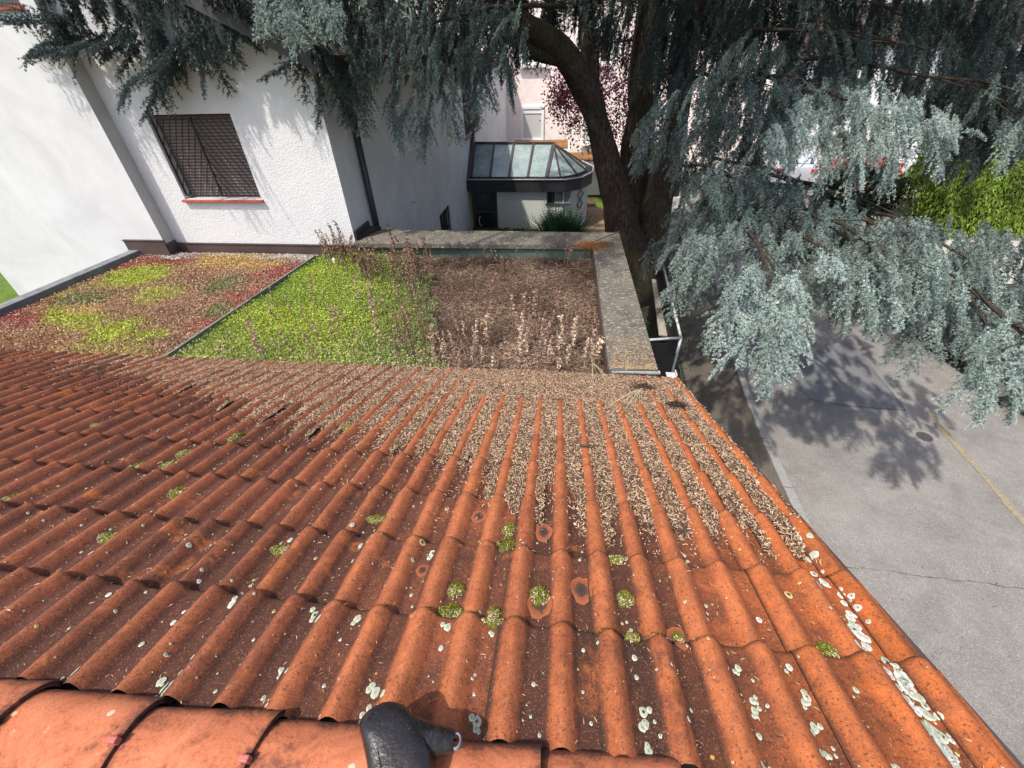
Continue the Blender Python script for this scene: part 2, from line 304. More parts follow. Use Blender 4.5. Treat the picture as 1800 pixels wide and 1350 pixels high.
class MB:
    """collects solids; build() links them as one mesh"""
    def __init__(s): s.v = []; s.f = []
    def add(s, vs, fs):
        b = len(s.v); s.v += [tuple(map(float, q)) for q in vs]; s.f += [[b+i for i in q] for q in fs]; return s
    def box(s, x0, x1, y0, y1, z0, z1):
        return s.add([(x0,y0,z0),(x1,y0,z0),(x1,y1,z0),(x0,y1,z0),(x0,y0,z1),(x1,y0,z1),(x1,y1,z1),(x0,y1,z1)],
                     [[0,3,2,1],[4,5,6,7],[0,1,5,4],[1,2,6,5],[2,3,7,6],[3,0,4,7]])
    def prism(s, poly, d):
        """poly: planar list of 3-D points, extruded by vector d"""
        n = len(poly); P = [Vector(p) for p in poly]; D = Vector(d)
        nrm = (P[1]-P[0]).cross(P[2]-P[1])
        if nrm.dot(D) < 0: P = P[::-1]
        return s.add([tuple(p) for p in P]+[tuple(p+D) for p in P], [list(range(n))[::-1], list(range(n, 2*n))]+[[i, (i+1) % n, n+(i+1) % n, n+i] for i in range(n)])
    def bar(s, a, b, w, h=None, up=(0, 0, 1)):
        a, b = Vector(a), Vector(b); h = h or w; d = (b-a).normalized(); u = Vector(up)
        if abs(d.dot(u)) > 0.98: u = Vector((0, 1, 0))
        x = d.cross(u).normalized()*w/2; y = x.cross(d).normalized()*h/2
        return s.add([a-x-y, a+x-y, a+x+y, a-x+y, b-x-y, b+x-y, b+x+y, b-x+y], [[0,3,2,1],[4,5,6,7],[0,1,5,4],[1,2,6,5],[2,3,7,6],[3,0,4,7]])
    def tube(s, pts, rs, n=8, jit=0.0, cap=True):
        P = [Vector(p) for p in pts]; rings = []
        if not isinstance(rs, (list, tuple, np.ndarray)): rs = [rs]*len(P)
        u = Vector((0.13, 0.9, 0.2)); vs = []; fs = []
        for i, p in enumerate(P):
            d = (P[min(i+1, len(P)-1)]-P[max(i-1, 0)]).normalized(); x = d.cross(u)
            if x.length < 1e-4: x = d.cross(Vector((1, 0, 0)))
            x.normalize(); u2 = x.cross(d).normalized(); u = u2
            for k_ in range(n):
                a_ = 2*math.pi*k_/n; r_ = rs[i]*(1+jit*noise.noise(p*1.7+Vector((math.cos(a_), math.sin(a_), 0))*1.3))
                vs.append(p+(x*math.cos(a_)+u2*math.sin(a_))*r_)
        for i in range(len(P)-1):
            for k_ in range(n): a_ = i*n+k_; b_ = i*n+(k_+1) % n; fs.append([a_, b_, b_+n, a_+n])
        if cap: fs.append(list(range(n))[::-1]); fs.append([(len(P)-1)*n+q for q in range(n)])
        return s.add(vs, fs)
    def build(s, name, mat, parent=None, smooth=False, bevel=0, world=True):
        o = mesh_obj(name, s.v, s.f, mat, parent, smooth, world)
        if bevel:
            b = o.modifiers.new('bevel', 'BEVEL'); b.width = bevel; b.segments = 2; b.limit_method = 'ANGLE'
        return o
def grid_faces(nu, nv, off=0):
    i = np.arange(nu-1)[:, None]; j = np.arange(nv-1)[None, :]; a = (i*nv+j).ravel()+off
    return np.stack([a, a+nv, a+nv+1, a+1], 1)
def unit(v): return v/np.maximum(np.linalg.norm(v, axis=-1, keepdims=True), 1e-9)
def fnoise(p, s, o=0): return noise.noise(Vector((p[0]*s+o, p[1]*s-o, (p[2] if len(p) > 2 else 0)*s)))
def tri_obj(name, T, C, mat, parent=None):
    """T (n,3,3) triangles, C (n,3) colours"""
    n = len(T); return mesh_obj(name, T.reshape(-1, 3), np.arange(n*3, dtype=np.int32).reshape(n, 3), mat, parent, attrs={'col': np.repeat(C, 3, 0)})
def rot_rand(n):
    return unit(rng.normal(size=(n, 3)))
def leaves(P, size, color, up=0.6, aspect=0.6, jitter=0.25, bend=0.0):
    """one diamond leaf (2 triangles) per point"""
    n = len(P); size = np.broadcast_to(size, (n,))[:, None]
    nrm = unit(rng.normal(size=(n, 3))*(1-up)+A([0, 0, up])); a = unit(np.cross(nrm, rot_rand(n))); b = np.cross(nrm, a)
    a = a*size; b = b*size*aspect
    p0 = P-a; p1 = P+b+nrm*size*bend; p2 = P+a; p3 = P-b+nrm*size*bend
    T = np.concatenate([np.stack([p0, p3, p2], 1), np.stack([p0, p2, p1], 1)]); C = color*(1+rng.uniform(-jitter, jitter, (n, 1)))
    return T, np.concatenate([C, C])

# ================================================================== GROUND, STREET
GZ = -3.85
mesh_obj('ground', [(-250, -150, GZ-0.08), (250, -150, GZ-0.08), (250, 350, GZ-0.08), (-250, 350, GZ-0.08)], [[0, 1, 2, 3]], M['lawn'])['kind'] = 'structure'
kx = [(-14, 3.45), (0, 3.45), (2.5, 3.46), (4.1, 3.51), (5.3, 3.56), (6.4, 3.66), (8.0, 3.86), (10.0, 4.22), (13, 4.75), (17, 5.3), (22, 5.9), (60, 9)]
def kerb_x(y): return float(np.interp(y, [q[0] for q in kx], [q[1] for q in kx]))
ys = np.concatenate([np.arange(-14, 24, 0.5), A([24, 30, 60])])
v = []; 
for y in ys: v += [(kerb_x(y)+0.13, y, GZ), (10.6+0.12*max(0, y-8), y, GZ)]
mesh_obj('road', v, [[2*i, 2*i+1, 2*i+3, 2*i+2] for i in range(len(ys)-1)], M['asphalt'])['kind'] = 'structure'
v = []
for y in ys: v += [(1.55 if y < 14 else 2.2, y, GZ+0.10), (kerb_x(y)+0.001, y, GZ+0.10)]
mesh_obj('pavement', v, [[2*i, 2*i+1, 2*i+3, 2*i+2] for i in range(len(ys)-1)], M['pavement'])['kind'] = 'structure'
mb = MB(); kb = []
yy = -2.0
while yy < 26:
    y1 = yy+0.985; xa, xb = kerb_x(yy), kerb_x(y1); dx = 0.004*random.uniform(-1, 1)
    mb.add([(xa+dx, yy, GZ-0.1), (xa+0.135+dx, yy, GZ-0.1), (xb+0.135+dx, y1, GZ-0.1), (xb+dx, y1, GZ-0.1), (xa+dx, yy, GZ+0.115), (xa+0.135+dx, yy, GZ+0.105), (xb+0.135+dx, y1, GZ+0.105), (xb+dx, y1, GZ+0.115)],
           [[0,3,2,1],[4,5,6,7],[0,1,5,4],[1,2,6,5],[2,3,7,6],[3,0,4,7]]); yy += 1.0
kb_ = mb.build('kerb', M['kerb'], bevel=0.012); kb_['kind'] = 'structure'
v = []
for y in ys: v += [(10.6+0.12*max(0, y-8), y, GZ+0.06), (40, y, GZ+0.06)]
mesh_obj('far_pavement', v, [[2*i, 2*i+1, 2*i+3, 2*i+2] for i in range(len(ys)-1)], M['paving'])['kind'] = 'structure'
mesh_obj('garden_soil', [(-3.3, 6.3, GZ+0.02), (1.56, 6.3, GZ+0.02), (1.56, 20, GZ+0.02), (-3.3, 20, GZ+0.02)], [[0, 1, 2, 3]], M['soil'])['kind'] = 'structure'
mesh_obj('garden_path', [(0.9, 10.5, GZ+0.024), (1.7, 10.5, GZ+0.024), (2.6, 18.5, GZ+0.024), (0.9, 18.5, GZ+0.024)], [[0, 1, 2, 3]], M['path'])['kind'] = 'structure'
mesh_obj('plaza', [(2.2, 17.5, GZ+0.128), (5.2, 17.5, GZ+0.128), (9, 60, GZ+0.128), (2.2, 60, GZ+0.128)], [[0, 1, 2, 3]], M['paving'])['kind'] = 'structure'
# worn yellow line, repair patch, crack, drain cover, a second small cover
def strip(name, pts, w, z, mat, jit=0.0):
    v = []; 
    for i, p in enumerate(pts):
        q = pts[min(i+1, len(pts)-1)]; o_ = pts[max(i-1, 0)]; d = Vector((q[0]-o_[0], q[1]-o_[1], 0)).normalized(); nn = Vector((-d.y, d.x, 0))
        a_ = w/2*(1+jit*random.uniform(-1, 1)); v += [(p[0]+nn.x*a_, p[1]+nn.y*a_, z), (p[0]-nn.x*a_, p[1]-nn.y*a_, z)]
    o = mesh_obj(name, v, [[2*i+1, 2*i+3, 2*i+2, 2*i] for i in range(len(pts)-1)], mat); o['kind'] = 'structure'; return o
strip('yellow_line', [(6.74-0.07*i+0.02*math.sin(i*1.7), 5.9-0.2*i if False else 6.0-0.28*i) for i in range(0, 12)][:1]+[(6.72-0.02*i, 6.0-0.25*i) for i in range(1, 20)], 0.10, GZ+0.005, M['yellow'], 0.35)
mesh_obj('road_repair', [tuple(atz(*p, GZ+0.004)) for p in ((1340, 640), (1500, 600), (1592, 722), (1440, 712))][::1], [[0, 1, 2, 3]], M['repair'])['kind'] = 'structure'
pts = [tuple(atz(x, y, GZ)[:2]) for x, y in ((1400, 985), (1500, 998), (1560, 1004), (1640, 1016), (1720, 1024), (1800, 1036))]
pts = [(np.interp(t, np.linspace(0, 1, len(pts)), [p[0] for p in pts]), np.interp(t, np.linspace(0, 1, len(pts)), [p[1] for p in pts])) for t in np.linspace(0, 1, 60)]
strip('tar_joint', [(x, y+0.02*noise.noise(Vector((x*6, 0, 0)))+random.uniform(-.004, .004)) for i, (x, y) in enumerate(pts)], 0.009, GZ+0.006, M['joint'], 0.9)
pts = [tuple(atz(x, y, GZ)[:2]) for x, y in ((1520, 640), (1560, 680), (1592, 722), (1500, 715), (1420, 702))]
strip('patch_joint', pts, 0.012, GZ+0.008, M['joint'], 0.5)
n_ = 5200; X_ = rng.uniform(1.7, 8.5, n_); Y_ = rng.uniform(1.5, 15, n_); kk = A([noise.noise(Vector((a*1.3, b*1.3, 2))) for a, b in zip(X_, Y_)]) > 0.05; nearK = np.abs(X_-A([kerb_x(b) for b in Y_])) < 0.35; kk = kk & ((rng.random(n_) < 0.5) | nearK); X_, Y_ = X_[kk], Y_[kk]; n_ = len(X_)
Z_ = np.where(X_ < A([kerb_x(b) for b in Y_]), GZ+0.106, GZ+0.010); T, C_ = leaves(np.stack([X_, Y_, Z_], 1), rng.uniform(0.006, 0.018, n_), np.tile(A([0.17, 0.11, 0.06]), (n_, 1))*rng.uniform(0.4, 1.8, (n_, 1)), 0.9, 0.35, 0.2)
tag(tri_obj('fallen_needles', T, C_, M['dry']), 'brown fallen needles and twigs scattered on the street and pavement', 'needles', kind='stuff')
mc = atz(1625, 768, GZ); mb = MB(); n = 28
ring = [(mc[0]+0.115*math.cos(t)*1.0, mc[1]+0.115*math.sin(t)) for t in np.linspace(0, 2*math.pi, n, endpoint=False)]
mb.prism([(x, y, GZ+0.003) for x, y in ring], (0, 0, 0.008))
e = empty('drain_cover', (mc[0], mc[1], GZ), 'small round dark iron cover set in the asphalt beside the yellow line', 'drain cover')
mb.build('frame', M['iron'], e, bevel=0.003)
mb = MB()
for i in range(-3, 4): 
    L = math.sqrt(0.085**2-(i*0.024)**2) if abs(i*0.024) < 0.085 else 0; mb.box(mc[0]-L, mc[0]+L, mc[1]+i*0.024-0.006, mc[1]+i*0.024+0.006, GZ+0.0115, GZ+0.016)
mb.build('lid', M['iron'], e)

# ================================================================== GARAGE WITH TILED ROOF
GAR = empty('garage', (-3, 1.5, GZ), 'low garage with a weathered clay tiled slope running down to a flat planted roof', 'garage')
cr, sr = math.cos(RHO), math.sin(RHO)
def roofp(u, vv, h):   # u across (m), vv down the slope (m), h above the rib-top plane
    u, vv, h = np.broadcast_arrays(u, vv, h)
    return np.stack([u, vv*cr+h*sr, -vv*sr+h*cr], -1)
RIB = 0.039
def profile(s):
    """height of the tile surface over one tile; s in 0..1, seam rib centred at 0, second rib at .508"""
    s = np.mod(s+0.5, 1.0)-0.5
    def bump(x, w): 
        t = np.clip(np.abs(x)/w, 0, 1); return np.power(0.5+0.5*np.cos(np.pi*t), 0.82)
    s2 = np.mod(s-0.508+0.5, 1.0)-0.5
    return -RIB+RIB*np.maximum(bump(s, 0.180), bump(s2, 0.172)*0.97)
NC = 9; U0, U1 = -34, 4
NU, NV = 29, 11
V = []; FQ = []; crown = []; tone = []; rim = []; orange = []; soot = []; off = 0
THK = 0.026
tile_h = {}
for c_ in range(NC):
    for t_ in range(U0, U1+1):
        last = (t_ == U1)
        smax = 0.20 if last else 1.0-0.165
        ss = np.linspace(-0.172, smax, NU if not last else 12); nu_ = len(ss)
        lift = float(np.clip(rng.normal(0, 0.0008), -0.0016, 0.0010)); skew = float(np.clip(rng.normal(0, 0.0012), -0.002, 0.002)); sh = rng.normal(0, 0.0035); tn = rng.uniform(0, 1)
        vv = np.concatenate([[0.0], np.linspace(0.02, 0.955, NV-3), [0.984, 1.0]])
        S, VV = np.meshgrid(ss, vv, indexing='ij')
        hh = profile(S)+THK*(VV-1.0)+lift*1.0+skew*(S-0.4)*VV*0.5
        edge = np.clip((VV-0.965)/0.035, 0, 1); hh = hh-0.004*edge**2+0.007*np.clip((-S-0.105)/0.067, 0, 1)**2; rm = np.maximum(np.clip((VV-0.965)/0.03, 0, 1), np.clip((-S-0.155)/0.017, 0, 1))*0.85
        vpos = (c_+VV)*GA+sh*VV+0.002
        Uw = (t_+S)*TW
        P = roofp(Uw, vpos, hh).reshape(-1, 3); V.append(P); FQ.append(grid_faces(nu_, NV, off)[:, ::-1])
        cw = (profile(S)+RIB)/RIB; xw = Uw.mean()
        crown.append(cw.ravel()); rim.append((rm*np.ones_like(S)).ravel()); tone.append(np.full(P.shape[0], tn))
        og = np.clip((Uw-0.45)/0.8, 0, 1)*0.85; orange.append(og.ravel())
        so = np.clip((-Uw-0.2)/1.7, 0, 1)*1.05+np.clip((c_-5.5)/3, 0, 1)*np.exp(-((Uw+2.7)/1.1)**2)*0.9
        if rng.random() < 0.12: so = so+0.25
        soot.append(np.clip(so, 0, 1).ravel()); nb = P.shape[0]
        # front lip and left lip
        def lip(idx, drop, dn):
            global off
            top = P[idx]; bot = top-A([0, sr*0+0, 0])+dn
            n_ = len(idx); base = off+nb_tot[0]
            V.append(np.concatenate([top, bot])); nb_tot[0] += 2*n_
            a_ = np.arange(n_-1); FQ.append(np.stack([base+a_, base+a_+1, base+n_+a_+1, base+n_+a_], 1))
            for arr, val in ((rim, 1.0), (crown, 0.0), (tone, tn), (orange, float(og.mean())), (soot, 0.5)): arr.append(np.full(2*n_, val))
        nb_tot = [nb]
        fi = np.arange(nu_)*NV+NV-1
        lip(fi, 0, A([0, -0.004, -0.024]))
        lip(np.arange(NV), 0, A([0.003, 0, -0.016]))
        if last: lip(np.arange((nu_-1)*NV, nu_*NV)[::-1], 0, A([0.0, 0, -0.075]))
        off += nb_tot[0]
V = np.concatenate(V); FQ = np.concatenate(FQ)
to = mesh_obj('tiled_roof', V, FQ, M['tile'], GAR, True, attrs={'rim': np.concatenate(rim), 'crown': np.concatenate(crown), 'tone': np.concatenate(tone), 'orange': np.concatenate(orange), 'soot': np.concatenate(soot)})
to['label'] = 'slope of weathered orange and brown double-roll clay tiles'
XE = (U1+0.20)*TW; XL = U0*TW
# rafters plane under the tiles, gable board, walls
mb = MB(); q = [roofp(XL, -0.05, -0.10), roofp(XE-0.03, -0.05, -0.10), roofp(XE-0.03, NC*GA-0.05, -0.10), roofp(XL, NC*GA-0.05, -0.10)]
mb.prism([tuple(p) for p in q], (0, 0, -0.10)); mb.build('roof_deck', M['timber'], GAR)
mb = MB(); q = [roofp(XL, -0.02, -0.06), roofp(XE-0.02, -0.02, -0.06)]
back = [(XL, -0.27, -0.06), (XE-0.02, -0.27, -0.06), (XE-0.02, -3.3, -1.15), (XL, -3.3, -1.15)]
mb.prism(back, (0, 0, -0.12)); mb.build('rear_slope', M['tile'], GAR)
mb = MB(); mb.box(-10.0, 1.02, -2.9, 2.86, GZ, -1.30); mb.box(-10, 1.02, -2.6, 2.0, -1.302, -0.95); mb.box(-10, 1.02, -1.6, 1.0, -0.952, -0.55)
mb.box(-7.35, 1.0, 2.862, 6.6, GZ, -1.31); mb.build('wall', M['render_garage'], GAR)
mb = MB()
mb.bar(roofp(XE+0.012, -0.04, -0.13), roofp(XE+0.012, NC*GA+0.02, -0.13), 0.02, 0.13); mb.build('verge_board', M['brown_metal'], GAR)
# gutter piece and zinc strip at the eaves corner
mb = MB(); a_ = atz(1075, 652, -1.03); b_ = atz(1160, 655, -1.03); mb.bar(a_, b_, 0.03, 0.02); mb.build('zinc_flashing', M['lead'], GAR)
mb = MB(); p_ = atz(1178, 652, -1.12); mb.box(p_[0]-0.03, p_[0]+0.06, p_[1]-0.06, p_[1]+0.03, -1.17, -1.155); mb.box(p_[0]+0.05, p_[0]+0.06, p_[1]-0.06, p_[1]+0.03, -1.155, -1.12); mb.build('gutter_end', M['galv'], GAR, bevel=0.01)

# ridge caps
xs_j = [0.10-0.335*i for i in range(0, 24)]
def cap_mesh(x0, x1, yc, zc, r, name='ridge_cap', drop=0.0):
    nu_, na = 16, 26; U = np.linspace(0, 1, nu_); an = np.radians(np.linspace(-8, 196, na))
    Vv = []; ed = []
    for i, u in enumerate(U):
        rr = r*(1.0+0.19*u)+0.003*math.sin(3*u+x0*9)
        if i == 0: rr *= 0.985
        x = x0+(x1-x0)*u
        yv = yc+rr*1.02*np.cos(an); zv = zc+rr*0.72*np.sin(an)+0.0015*np.sin(an*5+x0*7)
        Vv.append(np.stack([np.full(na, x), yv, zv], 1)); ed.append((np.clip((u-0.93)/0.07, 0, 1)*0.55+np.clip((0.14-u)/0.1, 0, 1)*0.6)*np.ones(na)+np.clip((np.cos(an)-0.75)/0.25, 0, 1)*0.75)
    Vv = np.concatenate(Vv); F1 = grid_faces(nu_, na)
    # thickness at the big end and along the front edge
    inner = Vv.copy(); inner[:, 1] = yc+(inner[:, 1]-yc)*0.90; inner[:, 2] = zc+(inner[:, 2]-zc)*0.88
    n_ = len(Vv); a = np.arange(na-1); e0 = (nu_-1)*na
    F2 = np.stack([e0+a, e0+a+1, n_+e0+a+1, n_+e0+a], 1); j = np.arange(nu_-1)*na
    F3 = np.stack([j, j+na, n_+j+na, n_+j], 1)[:, ::-1]
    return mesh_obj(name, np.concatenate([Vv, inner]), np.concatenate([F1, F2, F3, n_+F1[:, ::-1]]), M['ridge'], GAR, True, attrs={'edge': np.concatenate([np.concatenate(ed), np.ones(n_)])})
RC = (-0.135, -0.052)     # y, z of the ridge axis
for i in range(22):
    x1 = xs_j[i]; x0 = x1-0.335-0.03
    # the wide end of every cap overlaps its right-hand neighbour's narrow end
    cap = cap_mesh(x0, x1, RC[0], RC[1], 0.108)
    if i < 6:
        mb = MB(); xx = x1+0.002; mb.box(xx-0.020, xx+0.004, RC[0]+0.012, RC[0]+0.026, RC[1]+0.084, RC[1]+0.106); cl = mb.build('clip', M['pink'], cap, bevel=0.003, world=False)
        cl.data.transform(Matrix.Translation(-GAR.location))
for i in range(4):
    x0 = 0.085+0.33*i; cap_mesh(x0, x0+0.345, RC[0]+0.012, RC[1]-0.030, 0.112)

# lichen discs on the tiles (flat crusts, each its own outline)
def on_tile(x, y):
    """point of the photograph -> (u metres, v metres) on the tiled slope"""
    nrm = A([0, sr, cr]); d = ray(x, y); t = -(CAM @ nrm)/(d @ nrm); P = CAM+t*d
    vv = (P[1]*cr-P[2]*sr); return P[0], vv
def surf(u, vv):
    s = u/TW; c_ = min(max(vv/GA, 0), NC-0.001); fr = c_-math.floor(c_)
    return roofp(u, vv, float(profile(A(s)))+THK*(fr-1.0))
def surf_n(U, Vv):
    """vectorised surface height"""
    fr = np.mod(np.clip(Vv/GA, 0, NC-0.001), 1.0); return profile(U/TW)+THK*(fr-1.0)
LV = []; LF = []; LC = []
def lichen(u, vv, r, col=(0.60, 0.63, 0.50), hole=0.0, el=1.25):
    n_ = 18; b = len(LV); ph = random.uniform(0, 9)
    r_in = r*hole
    rings = [r_in, (r+r_in)*0.55, r] if hole else [0.001, r*0.55, r]
    for ri, rr in enumerate(rings):
        for k_ in range(n_):
            a_ = 2*math.pi*k_/n_; q = rr*(1+0.06*math.sin(3*a_+ph)+0.05*math.sin(5*a_+2*ph)+0.04*math.sin(8*a_))
            uu, v2 = u+q*math.cos(a_), vv+q*el*math.sin(a_)
            hgt = float(surf_n(A(uu), A(v2)))+(0.0042 if ri < 2 else 0.0024)
            LV.append(tuple(roofp(uu, v2, hgt)))
            f_ = 0.55 if ri == 0 else (0.80 if ri == 1 else 1.15); LC.append(tuple(c*f_ for c in col))
    for ri in range(2):
        for k_ in range(n_): a_ = b+ri*n_+k_; b_ = b+ri*n_+(k_+1) % n_; LF.append([a_, b_, b_+n_, a_+n_])
PALE = (0.47, 0.51, 0.40); WHITE = (0.70, 0.70, 0.67); YEL = (0.62, 0.42, 0.08)
spots = [(404,1046,13),(435,1007,5),(551,1065,13),(546,1072,9),(626,1071,12),(441,1104,5),(595,1105,5),(285,1183,20),(273,1196,14),(263,1208,11),(123,1167,13),(331,1134,9),
 (310,1161,8),(371,1188,6),(490,1155,9),(491,1160,10),(462,1205,10),(463,1216,6),(565,1180,6),(657,1192,16),(644,1228,14),(638,1240,12),(632,1252,10),(658,1215,6),(786,1086,12),(774,1120,8),(838,1241,15),(841,1258,7),
 (831,1293,14),(833,1196,5),(865,1098,8),(830,1171,5),(862,1095,6),(939,1180,7),(934,1233,5),(1135,1227,14),(1139,1246,12),(1132,1251,11),(1145,1292,13),(1045,1300,8),(1046,1312,9),(1042,1245,6),(1027,1193,5),(1027,1125,6),(1109,1087,6),(1113,1083,6),(1105,1070,5),
 (1118,1138,9),(1122,1170,7),(1215,1247,7),(1302,1156,10),(1393,1155,10),(1329,1210,10),(1333,1226,11),(1342,1268,9),(1356,1332,14),(1461,1300,11),(1486,1347,22),(1440,1254,13),(1441,1260,8),(1425,1204,12),(1421,1213,10),(1512,1193,9),(1590,1322,10),
 (1595,1180,15),(1245,1045,6),(1248,1058,5),(1340,1068,9),(1345,1118,5),(1206,956,7),(1213,965,5),(1020,970,5),(1012,905,5),(330,950,7),(345,1003,6),(352,990,5),(156,964,8),(241,1110,8),(318,1058,6),(299,1075,8),(185,1029,8),(250,935,6),(618,915,8),(760,958,12),(633,945,9),(620,969,8),(508,935,9),(425,902,6),(480,903,6),(657,913,5),(725,974,6),(721,1024,6)]
for x, y, r in spots:
    u, vv = on_tile(x, y); u2, _ = on_tile(x+r*0.62, y)
    lichen(u, vv, max(0.004, (u2-u)*0.85), PALE if random.random() < 0.8 else WHITE, hole=0.3 if (r > 11 and random.random() < 0.5) else 0)
for x, y, r in [(1596,1175,20),(1604,1190,18),(1612,1200,14),(1390,918,9),(1398,926,11),(1406,935,10),(1412,944,8),(1380,912,7),(1484,1030,9),(1490,1042,8),(1500,1037,7),(1502,1066,11),(1510,1085,16),(1522,1095,14),(1532,1112,12),(1512,1054,8),(1481,1022,6),(1636,1220,10),(1648,1238,9),(1656,1262,12),(1664,1278,14),(1674,1290,15),(1686,1305,15),(1700,1330,16),(1694,1318,12),(1712,1340,12),(1640,1248,7),(1354,872,6),(1362,880,6),(1345,861,5)]:
    u, vv = on_tile(x, y); u2, _ = on_tile(x+r*0.62, y); lichen(u, vv, abs(u2-u), WHITE if y < 1200 or random.random() < 0.4 else PALE, hole=0.25 if random.random() < 0.3 else 0)
for x, y, r in [(512,881,6),(478,1058,5),(1391,1028,10),(1200,895,5),(552,964,5),(742,944,8),(785,880,6),(645,943,4),(1245,1122,4)]:
    u, vv = on_tile(x, y); u2, _ = on_tile(x+r*0.62, y); lichen(u, vv, u2-u, YEL, hole=0.4)
for x, y, r in list(spots):
    if r >= 10:
        for q in range(random.randint(1, 3)):
            a = random.uniform(0, 6.28); u, vv = on_tile(x+r*0.8*math.cos(a), y+r*0.8*math.sin(a)); u2, _ = on_tile(x+r*0.35+r*0.8*math.cos(a), y+r*0.8*math.sin(a)); lichen(u, vv, max(0.003, abs(u2-u)), PALE)
for i in range(150):
    t = random.random(); x = 1300+430*t+random.gauss(0, 8); y = 760+600*t**0.92+random.gauss(0, 14); u, vv = on_tile(x, y)
    if u < XE-0.02 and vv > 0.03 and noise.noise(Vector((t*11, 0, 0))) > -0.12: lichen(u, vv, random.choice([0.003, 0.004, 0.006, 0.009, 0.012]), WHITE if random.random() < 0.55 else PALE, hole=0.3 if random.random() < 0.3 else 0)
for i in range(1300):
    u = random.uniform(-2.6, 1.22); vv = random.uniform(0.03, 1.9)
    if profile(A(u/TW)) > -RIB*0.35 and random.random() < 0.8: continue
    lichen(u, vv, random.choice([0.0014, 0.0016, 0.0020, 0.0024, 0.003, 0.0045]), PALE if random.random() < 0.75 else YEL)
lo = mesh_obj('lichen', LV, LF, M['lichen'], GAR, True, attrs={'col': A(LC)}); lo['kind'] = 'stuff'; lo['label'] = 'pale grey green and white lichen crusts on the tiles'

# bare orange ovals with dark hearts where cushions have come off
_L = (LV, LF, LC); LV, LF, LC = [], [], []
for x, y, r, e_ in [(1022, 1018, 17, 1.5), (845, 893, 12, 1.2), (743, 985, 10, 1.2), (950, 1040, 19, 1.4), (958, 918, 13, 1.6), (1192, 1100, 17, 1.4)]:
    u, vv = on_tile(x, y); s_ = u/TW; best = min([math.floor(s_)+q for q in (-0.25, 0.254, 0.754, 1.254)], key=lambda q: abs(q-s_)); u = (0.3*s_+0.7*best)*TW
    u2, _ = on_tile(x+r, y); ra = abs(u2-on_tile(x, y)[0]); lichen(u, vv, ra*1.15, (0.27, 0.085, 0.038), 0, e_); 
    k0 = len(LV); lichen(u, vv, ra*0.80, (0.085, 0.050, 0.040), 0, e_)
    for q in range(k0, len(LV)): LV[q] = (LV[q][0], LV[q][1], LV[q][2]+0.0008)
so_ = mesh_obj('stain', LV, LF, vcol('bare_spot', 0.9), GAR, True, attrs={'col': A(LC)}); so_['kind'] = 'stuff'; so_['label'] = 'bare orange ovals with dark hearts in the tile troughs'
LV, LF, LC = _L
def oval(name, lst, c1, mat):
    for (x, y, rx, ry) in lst:
        pass
# moss cushions
def cushion(name, u, vv, ru, rv, hgt, label, dry=True, seed=0):
    nr, na = 7, 20; Vv = []; ctr = roofp(u, vv, float(surf_n(A(u), A(vv))))
    P = []
    for i in range(nr):
        for k_ in range(na):
            a_ = 2*math.pi*k_/na; q = (i/(nr-1)); wob = 1+0.22*math.sin(2*a_+seed)+0.14*math.sin(5*a_+seed*2)
            uu, v2 = u+ru*q*wob*math.cos(a_), vv+rv*q*wob*math.sin(a_)
            hh = float(surf_n(A(uu), A(v2)))-0.004+(hgt*1.6+0.004)*math.sqrt(max(0, 1-q*q))*(1+0.4*noise.noise(Vector((uu*90, v2*90, seed)))) 
            P.append(roofp(uu, v2, hh))
    o = empty(name, tuple(ctr), label, 'moss', 'moss cushions on the roof tiles')
    mesh_obj('moss_body', P, grid_faces(nr, na).tolist()+[[i*na+na-1, (i+1)*na+na-1, (i+1)*na, i*na] for i in range(nr-1)], M['moss'], o, True)
    n_ = int(500*ru*rv/0.0006); n_ = max(60, min(n_, 500)); q = np.sqrt(rng.random(n_)); a_ = rng.random(n_)*2*np.pi
    uu = u+ru*q*np.cos(a_)*1.05; v2 = vv+rv*q*np.sin(a_)*1.05; hb = surf_n(uu, v2)+hgt*1.6*np.sqrt(np.maximum(0, 1-q*q))
    pts = roofp(uu, v2, hb); side = rng.random(n_) < (0.5*np.clip((v2-vv)/rv*-1+0.5, 0, 1) if dry else 0)
    colr = np.where(side[:, None], A([0.62, 0.53, 0.36]), A([0.16, 0.165, 0.02])+rng.uniform(-0.09, 0.14, (n_, 1))*A([1, 1, 0.2]))
    T, C_ = leaves(pts+A([0, 0, 0.002]), rng.uniform(0.003, 0.0065, n_), colr, 0.15, 0.3); tri_obj('moss_tips', T, C_, M['dry'], o)
    return o
